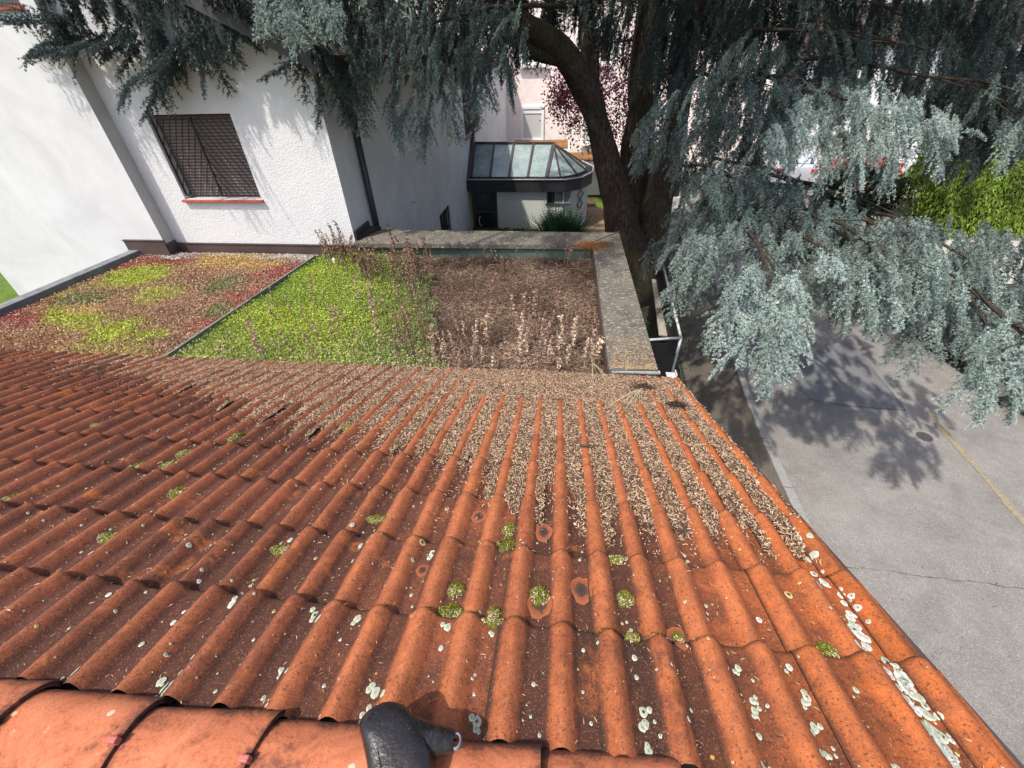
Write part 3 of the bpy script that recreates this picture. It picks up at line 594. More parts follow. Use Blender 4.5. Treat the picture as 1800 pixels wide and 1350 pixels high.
cush = [(803,1018,13,17,.012,'round green moss cushion in a trough with a second one just below it'),(797,1055,16,20,.013,'larger bright moss cushion directly below a round one, left of centre'),(867,1055,13,14,.011,'moss cushion with straw rim above its twin beside the seam'),(870,1077,14,13,.011,'lower moss cushion of the straw rimmed pair at a tile edge'),
 (950,1028,17,21,.014,'single round moss cushion in a trough with pale straw around its lower rim'),(1103,1034,13,18,.011,'oval moss cushion in the second trough right of the single round one'),(1112,1104,14,9,.009,'dark moss tuft under four pale lichen dots at a tile edge'),(1191,1100,13,18,.010,'dark dried moss cushion full of pale roots'),
 (893,915,13,16,.012,'small upper moss cushion on a dry straw tuft near the centre'),(890,942,17,18,.013,'straw coloured moss cushion beneath a smaller green one'),(1085,967,18,15,.011,'pale straw moss tuft on a tile edge right of centre'),(1466,1122,14,22,.010,'flat moss strip in the trough near the right verge'),
 (1305,812,14,10,.014,'yellow green moss cushion near the eaves end of the verge'),(318,853,15,12,.014,'dark olive moss cushion on the maroon tiles'),(405,757,17,11,.016,'large yellow moss cushion on the upper left tiles'),(330,786,22,8,.012,'long flat moss patch above a second one on the left tiles'),(308,805,19,8,.012,'flat moss patch just below the long one on the left tiles'),
 (195,930,18,13,.012,'feathery moss tuft in a trough at far left'),(497,952,10,10,.010,'small green moss tuft low beside the seam left of centre'),(25,862,26,10,.012,'wide moss patch at the left edge of the photo'),(245,806,18,8,.010,'moss patch in the dark trough left of the olive cushion'),(612,742,10,8,.013,'tiny moss ball among the dry litter'),
 (440,727,14,7,.012,'yellowish moss patch beside the litter on the upper left tiles'),(172,737,14,5,.010,'thin moss patch high on the left tiles'),(908,850,12,16,.012,'green moss beneath the pale litter at the centre'),(664,897,14,9,.009,'dark moss and straw tuft at the foot of a rib')]
for i, (x, y, rx, ry, hg, lb) in enumerate(cush):
    u, vv = on_tile(x, y); ua, _ = on_tile(x+rx, y); _, va = on_tile(x, y+ry*0.7); _, vb = on_tile(x, y-ry*0.7)
    # settle it into the nearest trough
    s_ = u/TW; best = min([math.floor(s_)+q for q in (-0.25, 0.254, 0.754, 1.254)], key=lambda q: abs(q-s_)); u = (0.25*s_+0.75*best)*TW
    cushion('moss_cushion', u, vv, min(0.042, max(0.016, ua-u)) if ua > u+0.01 else 0.022, max(0.018, abs(vb-va)/2), hg, lb, seed=i*1.3)
# moss tufts along the tile joints (uncountable fringe)
T_ = []; C_ = []
for c_ in (1, 2, 3):
    n_ = 2600; u = rng.uniform(-2.4, 1.2, n_); keep = A([noise.noise(Vector((q*3.1, c_*7.7, 0))) for q in u]) > (0.12 if c_ == 1 else 0.30); u = u[keep]; n_ = len(u)
    vv = c_*GA+rng.uniform(0.0, 0.010, n_); hb = profile(u/TW)-THK+rng.uniform(0, 0.010, n_); a_, b_ = leaves(roofp(u, vv, hb), rng.uniform(0.003, 0.006, n_), np.tile(A([0.085, 0.09, 0.018]), (n_, 1)), 0.2, 0.4); T_.append(a_); C_.append(b_)
for t_ in range(-8, 4):
    n_ = 400; vv = rng.uniform(0.0, 1.4, n_); keep = A([noise.noise(Vector((q*4.7, t_*5.1, 3))) for q in vv]) > 0.20; vv = vv[keep]; n_ = len(vv)
    u = np.full(n_, (t_-0.19)*TW)+rng.normal(0, 0.0025, n_); hb = surf_n(u, vv)+rng.uniform(-.006, 0.003, n_); a_, b_ = leaves(roofp(u, vv, hb), rng.uniform(0.002, 0.005, n_), np.tile(A([0.09, 0.085, 0.03]), (n_, 1)), 0.2, 0.4); T_.append(a_); C_.append(b_)
tri_obj('joint_moss', np.concatenate(T_), np.concatenate(C_), M['dry'], GAR)['kind'] = 'stuff'
# stray straws and grit lying over the near tiles
n_ = 4200; u = rng.uniform(-2.8, 1.2, n_); vv = rng.uniform(0.0, 2.4, n_)**1.0; keep = (profile(u/TW) < -RIB*0.45) | (rng.random(n_) < 0.12); u, vv = u[keep], vv[keep]; n_ = len(u)
P = roofp(u, vv, surf_n(u, vv)+0.002); a_ = rng.random(n_)*2*np.pi; L = rng.uniform(0.002, 0.011, n_)[:, None]; d = np.stack([np.cos(a_), np.sin(a_)*cr, -np.sin(a_)*sr], 1)
w = np.stack([-np.sin(a_), np.cos(a_)*cr, -np.cos(a_)*sr], 1)*0.0009; q = np.stack([-np.sin(a_), np.cos(a_), np.zeros(n_)], 1)*L*rng.uniform(-0.25, 0.25, (n_, 1))
up_ = A([0, 0, 0.003]); T = np.concatenate([np.stack([P-d*L-w, P-d*L+w, P+q+w+up_*.3], 1), np.stack([P-d*L-w, P+q+w+up_*.3, P+d*L], 1)])
cc = A([0.62, 0.43, 0.26])*rng.uniform(0.5, 1.1, (n_, 1)); tri_obj('straw', T, np.concatenate([cc, cc]), M['dry'], GAR)['kind'] = 'stuff'

# dry litter filling the troughs towards the eaves
def lit_start(u):      # first course (from the ridge) reached by litter at this trough
    base = np.interp(u, [-9, -6.3, -5.0, -4.0, -3.0, -2.3, -1.6, -1.0, -0.5, 0.0, 0.35, 0.7, 1.0, 1.25], [9.3, 9.0, 8.0, 7.2, 6.6, 5.9, 5.1, 4.4, 3.9, 3.1, 2.7, 2.5, 2.6, 2.6])
    return base
def litter_level(U, Vv):
    tr = np.floor((U/TW+0.25)*2)      # trough index
    jig = np.sin(tr*12.9898)*43758.5453; jig = jig-np.floor(jig)
    st = (lit_start(U)+(jig-0.5)*1.1)*GA
    cont = np.clip((Vv-st)/(0.55), 0, 1)
    cont = np.clip((Vv-st)/0.10, 0, 1)*0.62+np.clip((Vv-st)/0.9, 0, 1)*0.38; lev = cont*RIB*0.66
    full = np.exp(-((U-0.15)/1.15)**2); ev = np.clip((Vv-(NC*GA-0.62-0.35*full))/0.5, 0, 1); lev = lev+ev*full*RIB*0.42
    full2 = np.clip((U+5.5)/2.0, 0, 1); lev = lev*full2
    return lev
nu_, nv_ = 760, 420
uu = np.linspace(-7.5, XE-0.02, nu_); v2 = np.linspace(0.75, NC*GA+0.03, nv_); UU, VV = np.meshgrid(uu, v2, indexing='ij')
NZ = A([[noise.noise(Vector((a*9, b*9, 1))) for b in v2[::4]] for a in uu[::4]]); NZ = np.kron(NZ, np.ones((4, 4)))[:nu_, :nv_]
NF = rng.random(UU.shape)
lev = litter_level(UU, VV); sh = surf_n(UU, VV)
FRm = np.mod(np.clip(VV/GA, 0, NC-0.001), 1.0); Lh = -RIB+THK*0.6*(FRm-1.0)-0.004+lev+NZ*0.007+NF*0.003
ok = (lev > 0.002) & (Lh > sh+0.0005)
idx = np.arange(nu_*nv_).reshape(nu_, nv_); cellok = (ok[:-1, :-1].astype(int)+ok[1:, :-1]+ok[:-1, 1:]+ok[1:, 1:]) >= 3
Fq = np.stack([idx[:-1, :-1][cellok], idx[:-1, 1:][cellok], idx[1:, 1:][cellok], idx[1:, :-1][cellok]], 1)[:, ::-1]
Pm = roofp(UU, VV, np.maximum(Lh, sh+0.0008)).reshape(-1, 3)
used, inv = np.unique(Fq.ravel(), return_inverse=True)
lit = mesh_obj('dry_litter', Pm[used], inv.reshape(-1, 4), M['litter'], None, True)
tag(lit, 'thick bed of dry brown plant litter filling the tile troughs towards the flat roof', 'litter', kind='stuff')
def curls(P, L, colors, up=0.35, wdt=0.0016):
    n_ = len(P); d = unit(rng.normal(size=(n_, 3))*A([1, 1, up])); L = L[:, None]; s = unit(np.cross(d, rot_rand(n_))); b = unit(np.cross(d, s))
    w = s*wdt; mid = P+b*L*rng.uniform(0.15, 0.7, (n_, 1)); a0 = P-d*L; a1 = P+d*L
    T = np.concatenate([np.stack([a0-w, a0+w, mid+w], 1), np.stack([a0-w, mid+w, mid-w], 1), np.stack([mid-w, mid+w, a1+w], 1), np.stack([mid-w, a1+w, a1-w], 1)])
    return T, np.tile(colors, (4, 1))
n_ = 330000; cu = rng.uniform(-6.5, XE-0.03, n_); cv = rng.uniform(0.75, NC*GA+0.03, n_)
lev = litter_level(cu, cv); hh = -RIB+THK*0.6*(np.mod(cv/GA, 1.0)-1.0)-0.004+lev; tail = (rng.random(n_) < 0.35*np.exp(-np.clip((lit_start(cu)+0.2)*GA-cv, 0, 9)/0.16)) & (profile(cu/TW) < -RIB*0.55) & (cv < (lit_start(cu)+0.6)*GA); okc = ((lev > 0.002) & (hh > surf_n(cu, cv)-0.002)) | tail; cu, cv, hh = cu[okc], cv[okc], hh[okc]
cu, cv, hh = cu[:105000], cv[:105000], hh[:105000]; n_ = len(cu)
P = roofp(cu, cv, np.maximum(hh, surf_n(cu, cv))+rng.uniform(0.001, 0.014, n_))
shade = rng.beta(1.5, 1.25, n_)[:, None]; colr = A([0.15, 0.085, 0.055])*(1-shade)+A([0.80, 0.61, 0.42])*shade; red = rng.random((n_, 1)) < 0.22; colr = np.where(red, colr*A([0.75, 0.55, 0.5]), colr)
T, C_ = curls(P, 0.0028+0.010*rng.random(n_)**2, colr, 0.35, 0.0014)
fl = tri_obj('litter_curls', T, C_, M['dry'], None); tag(fl, 'loose curled dead stems scattered over the litter bed on the tiles', 'dead stems', kind='stuff')

# small things lying on the roof
def roof_piece(name, x, y, lenx, r, mat, label, cat, ang=0.1, hgt=0.006):
    u, vv = on_tile(x, y); p = roofp(u, vv, hgt); o = empty(name, tuple(p), label, cat)
    mb = MB(); pts = [Vector(p)+Vector((math.cos(ang)*lenx*t, math.sin(ang)*lenx*t, 0.004*math.sin(t*9))) for t in np.linspace(-0.5, 0.5, 7)]
    mb.tube(pts, [r*0.6, r, r*1.1, r, r*1.05, r*0.9, r*0.6], 8, 0.4); mb.build('bark_body', mat, o, True)
    mb = MB(); q = pts[0]; mb.tube([q, q+Vector((-0.012, 0.006, 0.002)), q+Vector((-0.02, 0.016, 0))], [r*0.35, r*0.25, r*0.1], 5); mb.build('twig_end', mat, o, True); return o
roof_piece('bark_fragment', 1029, 784, 0.058, 0.0075, M['iron'], 'short dark piece of bark lying across a rib right of centre', 'bark fragment')
roof_piece('bark_fragment', 701, 711, 0.05, 0.006, M['iron'], 'small black bark piece on a rib among the litter left of centre', 'bark fragment', -0.7)
def dark_clump(x, y, r, label):
    u, vv = on_tile(x, y); p = roofp(u, vv, 0.0); n_ = 900
    P = A(p)+rng.normal(0, 1, (n_, 3))*A([r, r*0.8, 0.006]); cc = A([0.045, 0.032, 0.025])*rng.uniform(0.5, 2.2, (n_, 1))
    T, C_ = curls(P, rng.uniform(0.004, 0.012, n_), cc, 0.5, 0.002); o = tri_obj('debris_clump', T, C_, M['dry']); return tag(o, label, 'debris')
dark_clump(1133, 683, 0.045, 'black clump of rotted plant debris in the litter near the eaves corner')
dark_clump(1190, 712, 0.028, 'smaller dark debris clump in the trough beside the verge')
# pale dead grass tuft lying in the litter
def tuft(name, root, tips, r, col, label, cat, droop=0.0):
    mb = MB(); R0 = Vector(root)
    for tp in tips:
        Tp = Vector(tp); md = (R0+Tp)/2+Vector((random.uniform(-.02, .02), random.uniform(-.02, .02), 0.03+droop)); pts = [R0*(1-t)**2+md*2*t*(1-t)+Tp*t*t for t in np.linspace(0, 1, 8)]
        mb.tube(pts, [r*(1-0.7*t) for t in np.linspace(0, 1, 8)], 4)
    o = mb.build(name, col, None, True); return tag(o, label, cat)
M['straw'] = simple('pale_straw', (0.60, 0.56, 0.34), 0.8, 0.2, 30, 0.1, 0)
r0 = roofp(*on_tile(1125, 690), 0.03); tp = [roofp(*on_tile(x, y), 0.004) for x, y in ((1066, 719), (1078, 724), (1092, 728), (1115, 722), (1125, 712), (1100, 716), (1072, 712), (1128, 706), (1085, 726))]
tuft('dead_grass_tuft', r0, tp, 0.0028, M['straw'], 'pale yellow tuft of dead grass lying across the ribs near the eaves', 'grass tuft')
r0 = roofp(*on_tile(1040, 640), 0.02); tp = [roofp(*on_tile(x, y), 0.01) for x, y in ((1062, 668), (1066, 672), (1050, 660), (1042, 690), (1038, 680), (1072, 676), (1032, 600), (1044, 590), (1056, 610))]
tuft('dead_grass_tuft', r0, tp, 0.0022, M['straw'], 'pale dead grass tuft hanging over the eaves beside the grey parapet', 'grass tuft')

# ---------------- flat roof, parapets
FZ = -1.30
mb = MB(); mb.box(-7.35, 0.62, 2.87, 6.14, FZ-0.008, FZ); mb.build('flat_roof', M['soil'], GAR)
mb = MB(); mb.box(0.615, 1.03, 2.90, 6.6, -1.30, -1.08); mb.box(-3.21, 0.615, 6.20, 6.74, -1.30, -1.08); mb.build('parapet_wall', M['render_garage'], GAR)
mb = MB(); mb.box(-3.19, 0.60, 6.180, 6.197, -1.30, -1.075)
for x in (-2.35, -1.5, -0.62, 0.2): mb.box(x-0.004, x+0.004, 6.172, 6.18, -1.3, -1.076)
mb.build('parapet_lining', M['fascia_green'], GAR)
def capping(pts, z0, z1, name='parapet_capping'):
    mb = MB(); mb.prism([(x, y, z0) for x, y in pts], (0, 0, z1-z0)); return mb.build(name, M['cap'], GAR, bevel=0.006)
capping([(0.60, 2.93), (1.045, 2.95), (1.045, 6.74), (0.60, 6.27)], -1.075, -1.0)
capping([(-3.20, 6.10), (0.594, 6.165), (0.594, 6.272), (1.039, 6.745), (-3.20, 6.78)], -1.080, -1.003)
mb = MB(); mb.box(0.588, 0.598, 2.95, 6.16, -1.16, -1.01); mb.build('drip_edge', M['brown_metal'], GAR)
mb = MB(); mb.bar((0.56, 6.22, -0.995), (1.05, 6.76, -0.995), 0.016, 0.012); mb.build('mitre_seam', M['joint'], GAR)
mb = MB(); mb.prism([(-3.185, 6.22, -1.0), (-3.185, 6.78, -1.0), (-2.98, 6.78, -1.0)], (0, 0, 0.05)); mb.box(-3.195, -3.17, 6.2, 6.78, -1.0, -0.86); mb.build('corner_flashing', M['dark_metal'], GAR)
# left edge upstand
P0, P1 = atz(0, 534, -1.12), atz(236, 436, -1.12)
mb = MB(); dv = (P1-P0)/np.linalg.norm(P1-P0); nn = A([dv[1], -dv[0], 0]); a_ = P0-dv*1.6; b_ = P1+dv*0.02
mb.prism([tuple(a_), tuple(b_), tuple(b_+nn*0.17), tuple(a_+nn*0.17)], (0, 0, -0.13)); mb.build('edge_upstand', M['bitumen'], GAR, bevel=0.008)
# metal divider strip between the two plantings
d0, d1 = atz(554, 455, -1.20), atz(305, 625, -1.20)
mb = MB(); d1e = d1+(d1-d0)*0.06
mb.bar(d0, d1e, 0.035, 0.10); mb.bar(d0+A([0.03, 0, 0.0]), d1e+A([0.03, 0, 0.0]), 0.012, 0.13); mb.build('bed_divider', M['edging'], GAR)
mb = MB(); mb.bar((-7.25, 6.10, -1.235), d0+A([0, 0.0, -0.03]), 0.02, 0.09)
# ---------------- sedum planting
DVX = lambda y: np.interp(y, [d1[1], d0[1]], [d1[0], d0[0]])
LFX = lambda y: np.interp(y, [P0[1], P1[1]], [P0[0], P1[0]])+0.17
patches = [  # photo position, radii, colour
 (235,480,75,20,'lime'),(275,512,45,14,'lime2'),(105,558,58,17,'lime'),(212,578,35,22,'lime'),(262,585,42,10,'lime'),(385,500,32,14,'olive'),(385,540,38,16,'olive'),(145,520,50,12,'olive'),
 (175,465,90,14,'red'),(300,455,55,12,'red'),(500,475,35,20,'red'),(400,570,60,12,'pinkr'),(40,560,55,14,'red'),(395,457,60,14,'tan'),(465,462,40,9,'tan'),(90,515,45,8,'tan2'),(250,440,40,9,'tan2'),(445,525,50,22,'pinkr'),(310,550,60,15,'brown'),(50,600,80,16,'rust'),(180,612,100,12,'tan2'),(330,600,70,18,'brown'),(60,530,40,8,'rust'),(140,545,30,7,'tan'),(430,590,40,14,'pinkr'),(330,490,35,14,'brown'),(520,455,20,10,'greyt')]
colmap = {'lime': (0.40, 0.44, 0.06), 'lime2': (0.42, 0.40, 0.10), 'olive': (0.22, 0.22, 0.09), 'red': (0.36, 0.12, 0.095), 'pinkr': (0.45, 0.17, 0.13), 'tan': (0.55, 0.38, 0.15), 'tan2': (0.42, 0.33, 0.12), 'brown': (0.34, 0.20, 0.13), 'rust': (0.38, 0.20, 0.11), 'greyt': (0.40, 0.34, 0.28)}
PW = []
for x, y, rx, ry, cn in patches:
    c0 = atz(x, y, -1.2); rx_ = abs(atz(x+rx, y, -1.2)[0]-c0[0]); ry_ = abs(atz(x, y-ry, -1.2)[1]-atz(x, y+ry, -1.2)[1])/2; PW.append((c0[0], c0[1], rx_, ry_, A(colmap[cn])))
def sedum_col(X, Y):
    best = np.full(X.shape, 1.10); col = np.tile(A([0.40, 0.24, 0.15]), X.shape+(1,))
    nx = A([noise.noise(Vector((a*2.3, b*2.3, 0))) for a, b in zip(X.ravel(), Y.ravel())]).reshape(X.shape)*1.1
    n2 = A([noise.noise(Vector((a*9, b*9, 4))) for a, b in zip(X.ravel(), Y.ravel())]).reshape(X.shape)*0.7
    for px, py, rx, ry, c_ in PW:
        d = np.sqrt(((X-px)/rx)**2+((Y-py)/ry)**2)+nx+n2; mk = d < best; best = np.where(mk, d, best); col = np.where(mk[..., None], c_, col)
    col = col*(1+n2[..., None]*0.5); return col
nu_, nv_ = 110, 90; gx = np.linspace(0, 1, nu_); gy = np.linspace(2.7, 6.12, nv_)
GX, GY = np.meshgrid(gx, gy, indexing='ij'); XX = (LFX(GY)+(-0.0))*(1-GX)+(DVX(GY)-0.03)*GX
ZZ = A([noise.noise(Vector((a*2.6, b*2.6, 9)))*0.028+noise.noise(Vector((a*11, b*11, 2)))*0.010 for a, b in zip(XX.ravel(), GY.ravel())]).reshape(XX.shape)-1.225
cs = sedum_col(XX, GY)
base_s = mesh_obj('sedum_bed', np.stack([XX, GY, ZZ], -1).reshape(-1, 3), grid_faces(nu_, nv_)[:, ::-1], M['matte'], None, True, attrs={'col': cs.reshape(-1, 3)*0.55})
tag(base_s, 'low sedum carpet in red, tan and lime patches on the left part of the flat roof', 'sedum', kind='stuff')
n_ = 70000; y_ = rng.uniform(2.7, 6.08, n_); t = rng.random(n_); x_ = (LFX(y_)+0.02)*(1-t)+(DVX(y_)-0.05)*t
yj, tj = y_+rng.normal(0, 0.08, n_), t+rng.normal(0, 0.028, n_); i0 = np.clip(((yj-2.7)/(6.12-2.7)*(nv_-1)).round().astype(int), 0, nv_-1); j0 = np.clip((tj*(nu_-1)).round().astype(int), 0, nu_-1)
cc = cs[j0, i0]; z_ = ZZ[j0, i0]+rng.uniform(0.0, 0.028, n_); sp = rng.random((n_, 1)); cc = np.where(sp < 0.10, A([0.50, 0.40, 0.28]), np.where(sp > 0.93, A([0.10, 0.08, 0.05]), cc))
T, C_ = leaves(np.stack([x_, y_, z_], 1), rng.uniform(0.008, 0.017, n_), cc, 0.35, 0.55, 0.35)
tag(tri_obj('sedum_leaves', T, C_, M['leafy']), 'small fleshy leaves of the red, tan and lime sedum carpet', 'sedum leaves', kind='stuff')
# gravel margin by the house wall
def stones(name, P, size, col, label):
    T = []; C_ = []
    ico = A([(0, 0, 1), (1, 0, 0.1), (0.2, 1, 0), (-1, 0.1, 0), (0, -1, 0.1), (0, 0, -0.8)]); tris = [(0, 1, 2), (0, 2, 3), (0, 3, 4), (0, 4, 1), (5, 2, 1), (5, 3, 2), (5, 4, 3), (5, 1, 4)]
    n_ = len(P); Vs = ico[None]*size[:, None, None]*rng.uniform(0.6, 1.2, (n_, 6, 1)); a_ = rng.random(n_)*6.28
    c_, s_ = np.cos(a_)[:, None], np.sin(a_)[:, None]; Vs = np.stack([Vs[..., 0]*c_-Vs[..., 1]*s_, Vs[..., 0]*s_+Vs[..., 1]*c_, Vs[..., 2]*0.75], -1)+P[:, None]
    cc = col*rng.uniform(0.6, 1.25, (n_, 1)); TT = np.concatenate([Vs[:, list(t)] for t in tris]); return tag(tri_obj(name, TT, np.tile(cc, (8, 1)), M['gravel']), label, 'gravel', kind='stuff')
n_ = 5200; x_ = rng.uniform(-7.0, -3.85, n_); wv = 0.10+0.10*np.exp(-((x_+6.4)/0.35)**2)+0.05*np.sin(x_*5)+0.10*np.exp(-((x_+4.0)/0.25)**2); y_ = 6.10-rng.random(n_)*wv*1.6
stones('gravel', np.stack([x_, y_, np.full(n_, -1.215)+rng.uniform(-.01, .015, n_)], 1), rng.uniform(0.006, 0.015, n_), A([0.42, 0.40, 0.37]), 'pale gravel margin between the sedum and the brown wall flashing')
# green ground cover and bare litter
def split(y): return np.interp(y, [2.9, 3.6, 4.4, 5.2, 6.1], [-0.95, -1.25, -1.45, -1.7, -2.2])
nu_, nv_ = 120, 90; gy = np.linspace(2.7, 6.16, nv_); GX, GY = np.meshgrid(np.linspace(0, 1, nu_), gy, indexing='ij')
XX = (DVX(GY)+0.05)*(1-GX)+0.60*GX
nzz = A([noise.noise(Vector((a*2.2, b*2.2, 5))) for a, b in zip(XX.ravel(), GY.ravel())]).reshape(XX.shape); nz2 = A([noise.noise(Vector((a*13, b*13, 5))) for a, b in zip(XX.ravel(), GY.ravel())]).reshape(XX.shape)
isg = (XX+nzz*0.35 < split(GY)); ZZ = -1.235+nzz*0.03+nz2*0.012+np.where(isg, 0.03, 0.0)+np.clip((3.1-GY)/0.3, 0, 1)*np.where(XX > -1.5, 0.05, 0.0)
cb = np.where(isg[..., None], A([0.10, 0.13, 0.03]), A([0.080, 0.052, 0.038])*(1+nz2[..., None]*0.9))
gb = mesh_obj('planting_bed', np.stack([XX, GY, ZZ], -1).reshape(-1, 3), grid_faces(nu_, nv_)[:, ::-1], M['matte'], None, True, attrs={'col': cb.reshape(-1, 3)})
tag(gb, 'dark brown litter covered soil of the right hand planting bed', 'soil', kind='stuff')
def pick(n_, cond):
    y_ = rng.uniform(2.75, 6.14, n_); t = rng.random(n_); i0 = np.clip(((y_-2.7)/(6.16-2.7)*(nv_-1)).round().astype(int), 0, nv_-1); j0 = np.clip((t*(nu_-1)).round().astype(int), 0, nu_-1)
    x_ = (DVX(y_)+0.05)*(1-t)+0.60*t; k_ = isg[j0, i0] == cond; return x_[k_], y_[k_], ZZ[j0, i0][k_]
x_, y_, z_ = pick(110000, True); n_ = len(x_)
g1 = np.clip(A([noise.noise(Vector((a*1.4, b*1.4, 8))) for a, b in zip(x_, y_)])*1.5+0.5, 0, 1)[:, None]; edge_ = np.clip((split(y_)-x_)/1.1, 0, 1)[:, None]; near = np.clip((3.7-y_)/0.8, 0, 1)[:, None]
cg = (A([0.38, 0.46, 0.05])*g1+A([0.24, 0.34, 0.04])*(1-g1))*edge_+A([0.085, 0.125, 0.04])*(1-edge_); cg = np.where(rng.random((n_, 1)) < 0.10+0.50*near+0.25*(1-edge_), A([0.42, 0.36, 0.22]), cg); 
T, C_ = leaves(np.stack([x_, y_, z_+rng.uniform(0, 0.05, n_)], 1), rng.uniform(0.006, 0.0125, n_), cg, 0.45, 0.75, 0.45)
tag(tri_obj('green_ground_cover', T, C_, M['leafy']), 'dense bright green creeping ground cover in the middle of the flat roof', 'ground cover', kind='stuff')
x_, y_, z_ = pick(60000, False); n_ = len(x_); sh = rng.beta(1.3, 2.6, n_)[:, None]; near = np.clip((3.9-y_)/0.9, 0, 1)[:, None]
lz = A([noise.noise(Vector((a*1.7, b*1.7, 11))) for a, b in zip(x_, y_)])[:, None]; cg = A([0.070, 0.044, 0.033])*(1-sh)+A([0.46, 0.33, 0.24])*sh; cg = cg*(1+near*0.6)*(1+lz*0.9)
T, C_ = curls(np.stack([x_, y_, z_+rng.uniform(0, 0.03, n_)], 1), rng.uniform(0.012, 0.034, n_), cg, 0.25, 0.0022)
tag(tri_obj('dead_stem_mulch', T, C_, M['dry']), 'brown mat of dead stems covering the bare part of the planted roof', 'dead stems', kind='stuff')
st = atz(603, 462, -1.2); stones('pebble_scatter', A([st, st+A([-0.16, 0.04, 0]), st+A([-0.12, -0.05, 0])])+A([0, 0, 0.03]), A([0.035, 0.045, 0.03]), A([0.62, 0.61, 0.58]), 'three pale pebbles at the head of the green bed by the wall')
# rust coloured needle heap on parapet corner
n_ = 2500; c0 = atz(1040, 432, -0.998); P = c0+rng.normal(0, 1, (n_, 3))*A([0.14, 0.10, 0.004]); P[:, 2] = -0.995+rng.uniform(0, 0.012, n_); 
T, C_ = curls(P, rng.uniform(0.008, 0.016, n_), A([0.30, 0.12, 0.05])*rng.uniform(0.4, 1.3, (n_, 1)), 0.15, 0.0016); tag(tri_obj('needle_heap', T, C_, M['dry']), 'rust brown heap of fallen cedar needles on the parapet corner', 'needle heap', kind='stuff')
n_ = 1500; P = np.stack([rng.uniform(0.62, 1.03, n_), 2.95+rng.random(n_)**2.5*0.55, np.full(n_, -0.994)], 1); T, C_ = curls(P, rng.uniform(0.006, 0.014, n_), A([0.52, 0.37, 0.22])*rng.uniform(0.5, 1.2, (n_, 1)), 0.15, 0.0018)
tag(tri_obj('parapet_litter', T, C_, M['dry']), 'pale litter strewn over the near end of the grey parapet top', 'litter', kind='stuff')

# dead upright stalks: each one a thing
def make_stalk(hgt, dens, colr, seed, lean=0.1):
    r_ = np.random.default_rng(seed); mb = []; T = []; C_ = []
    npt = 12; ts = np.linspace(0, 1, npt); ph = r_.random()*6.28; bx = lean*ts**1.6*hgt*np.cos(ph)+0.012*np.sin(ts*7+ph); by = lean*ts**1.6*hgt*np.sin(ph)+0.010*np.sin(ts*9); bz = hgt*ts
    P = np.stack([bx, by, bz], 1)
    for i in range(npt-1):
        w = 0.0042*(1-ts[i]*0.6); w2 = 0.0042*(1-ts[i+1]*0.6)
        for ax in (A([1, 0, 0]), A([0, 1, 0])):
            T += [[P[i]-ax*w, P[i]+ax*w, P[i+1]+ax*w2], [P[i]-ax*w, P[i+1]+ax*w2, P[i+1]-ax*w2]]; C_ += [colr*0.8]*2
    for i in range(int(dens*hgt*120)):
        t = 0.15+0.85*r_.random()**0.8; p = A([np.interp(t, ts, P[:, q]) for q in range(3)]); d = unit(r_.normal(size=3)*A([1, 1, 0.8])+A([0, 0, -0.2])); L = r_.uniform(0.014, 0.040); s = unit(np.cross(d, r_.normal(size=3)))*L*0.26
        a = p+d*L*0.15; b = p+d*L; cc = colr*r_.uniform(0.55, 1.45); T += [[p, a*0.5+b*0.5+s, b], [p, b, a*0.5+b*0.5-s]]; C_ += [cc]*2
    return A(T), A(C_)
HS_ = 1.32
protos = []
BR = A([0.25, 0.155, 0.115]); PALEB = A([0.58, 0.45, 0.33]); MID = A([0.42, 0.28, 0.20])
for kname, hg, dn, cl in (('brown', 0.36, 1.6, BR), ('brown', 0.26, 1.3, BR), ('mid', 0.30, 1.5, MID), ('mid', 0.20, 1.2, MID), ('pale', 0.30, 1.7, PALEB), ('pale', 0.18, 1.3, PALEB), ('brown', 0.46, 2.1, BR*0.85)):
    for sd_ in (1, 2, 3): protos.append((kname, hg, make_stalk(hg*HS_, dn, cl, sd_*17+int(hg*100)), None))
meshes = {}
def stalk(ix, loc, label=None, group=None, sc=1.0):
    kname, hg, (T, C_), _ = protos[ix]
    if ix not in meshes:
        n_ = len(T); e = empty('dead_stalk', loc, label, 'dead plant', group); c = tri_obj('stem', T, C_, M['dry']); c.parent = e; meshes[ix] = c.data
    else:
        e = empty('dead_stalk', loc, label, 'dead plant', group); c = bpy.data.objects.new('stem', meshes[ix]); COL.objects.link(c); c.parent = e
    e.rotation_euler.z = random.uniform(0, 6.28); e.scale = (sc, sc, sc); return e
LB = {'brown': 'reddish brown dead upright stalk in the crowd standing between green cover and bare bed', 'mid': 'light brown dead stalk in the crowd on the planted roof', 'pale': 'bleached straw coloured dead stalk in the row near the eaves'}
def by_photo(x, y): return tuple(atz(x, y, -1.21))
for (x, y, ix, sc, lb) in [(597,450,0,1.15,'dead stalk leaning against the white wall corner, leftmost tall one'),(612,455,18,1.0,'tallest dense dead stalk at the white wall corner'),(700,470,19,1.15,'tall dark dead stalk rising in front of the parapet at the left'),(737,500,20,1.1,'thick dark dead stalk at the right edge of the brown clump'),(733,640,18,1.0,'tall dead stalk at the eaves between green cover and bare bed'),(868,560,1,1.2,'lone reddish dead stalk standing in the middle of the bare bed'),(922,610,12,1.0,'bleached forked dead stalk in front of the bare bed, left of its pair'),(985,622,13,1.1,'bleached tall dead stalk near the parapet, right of its pair'),(912,618,15,1.2,'short bleached stalk left of the forked one'),(1000,460,9,1.3,'thin dead stalk under the far parapet at the right corner'),(662,560,6,1.2,'slender pale brown stalk inside the green cover'),(1050,640,16,1.3,'small bleached stalk against the parapet foot')]:
    stalk(ix, by_photo(x, y), lb, None, sc)
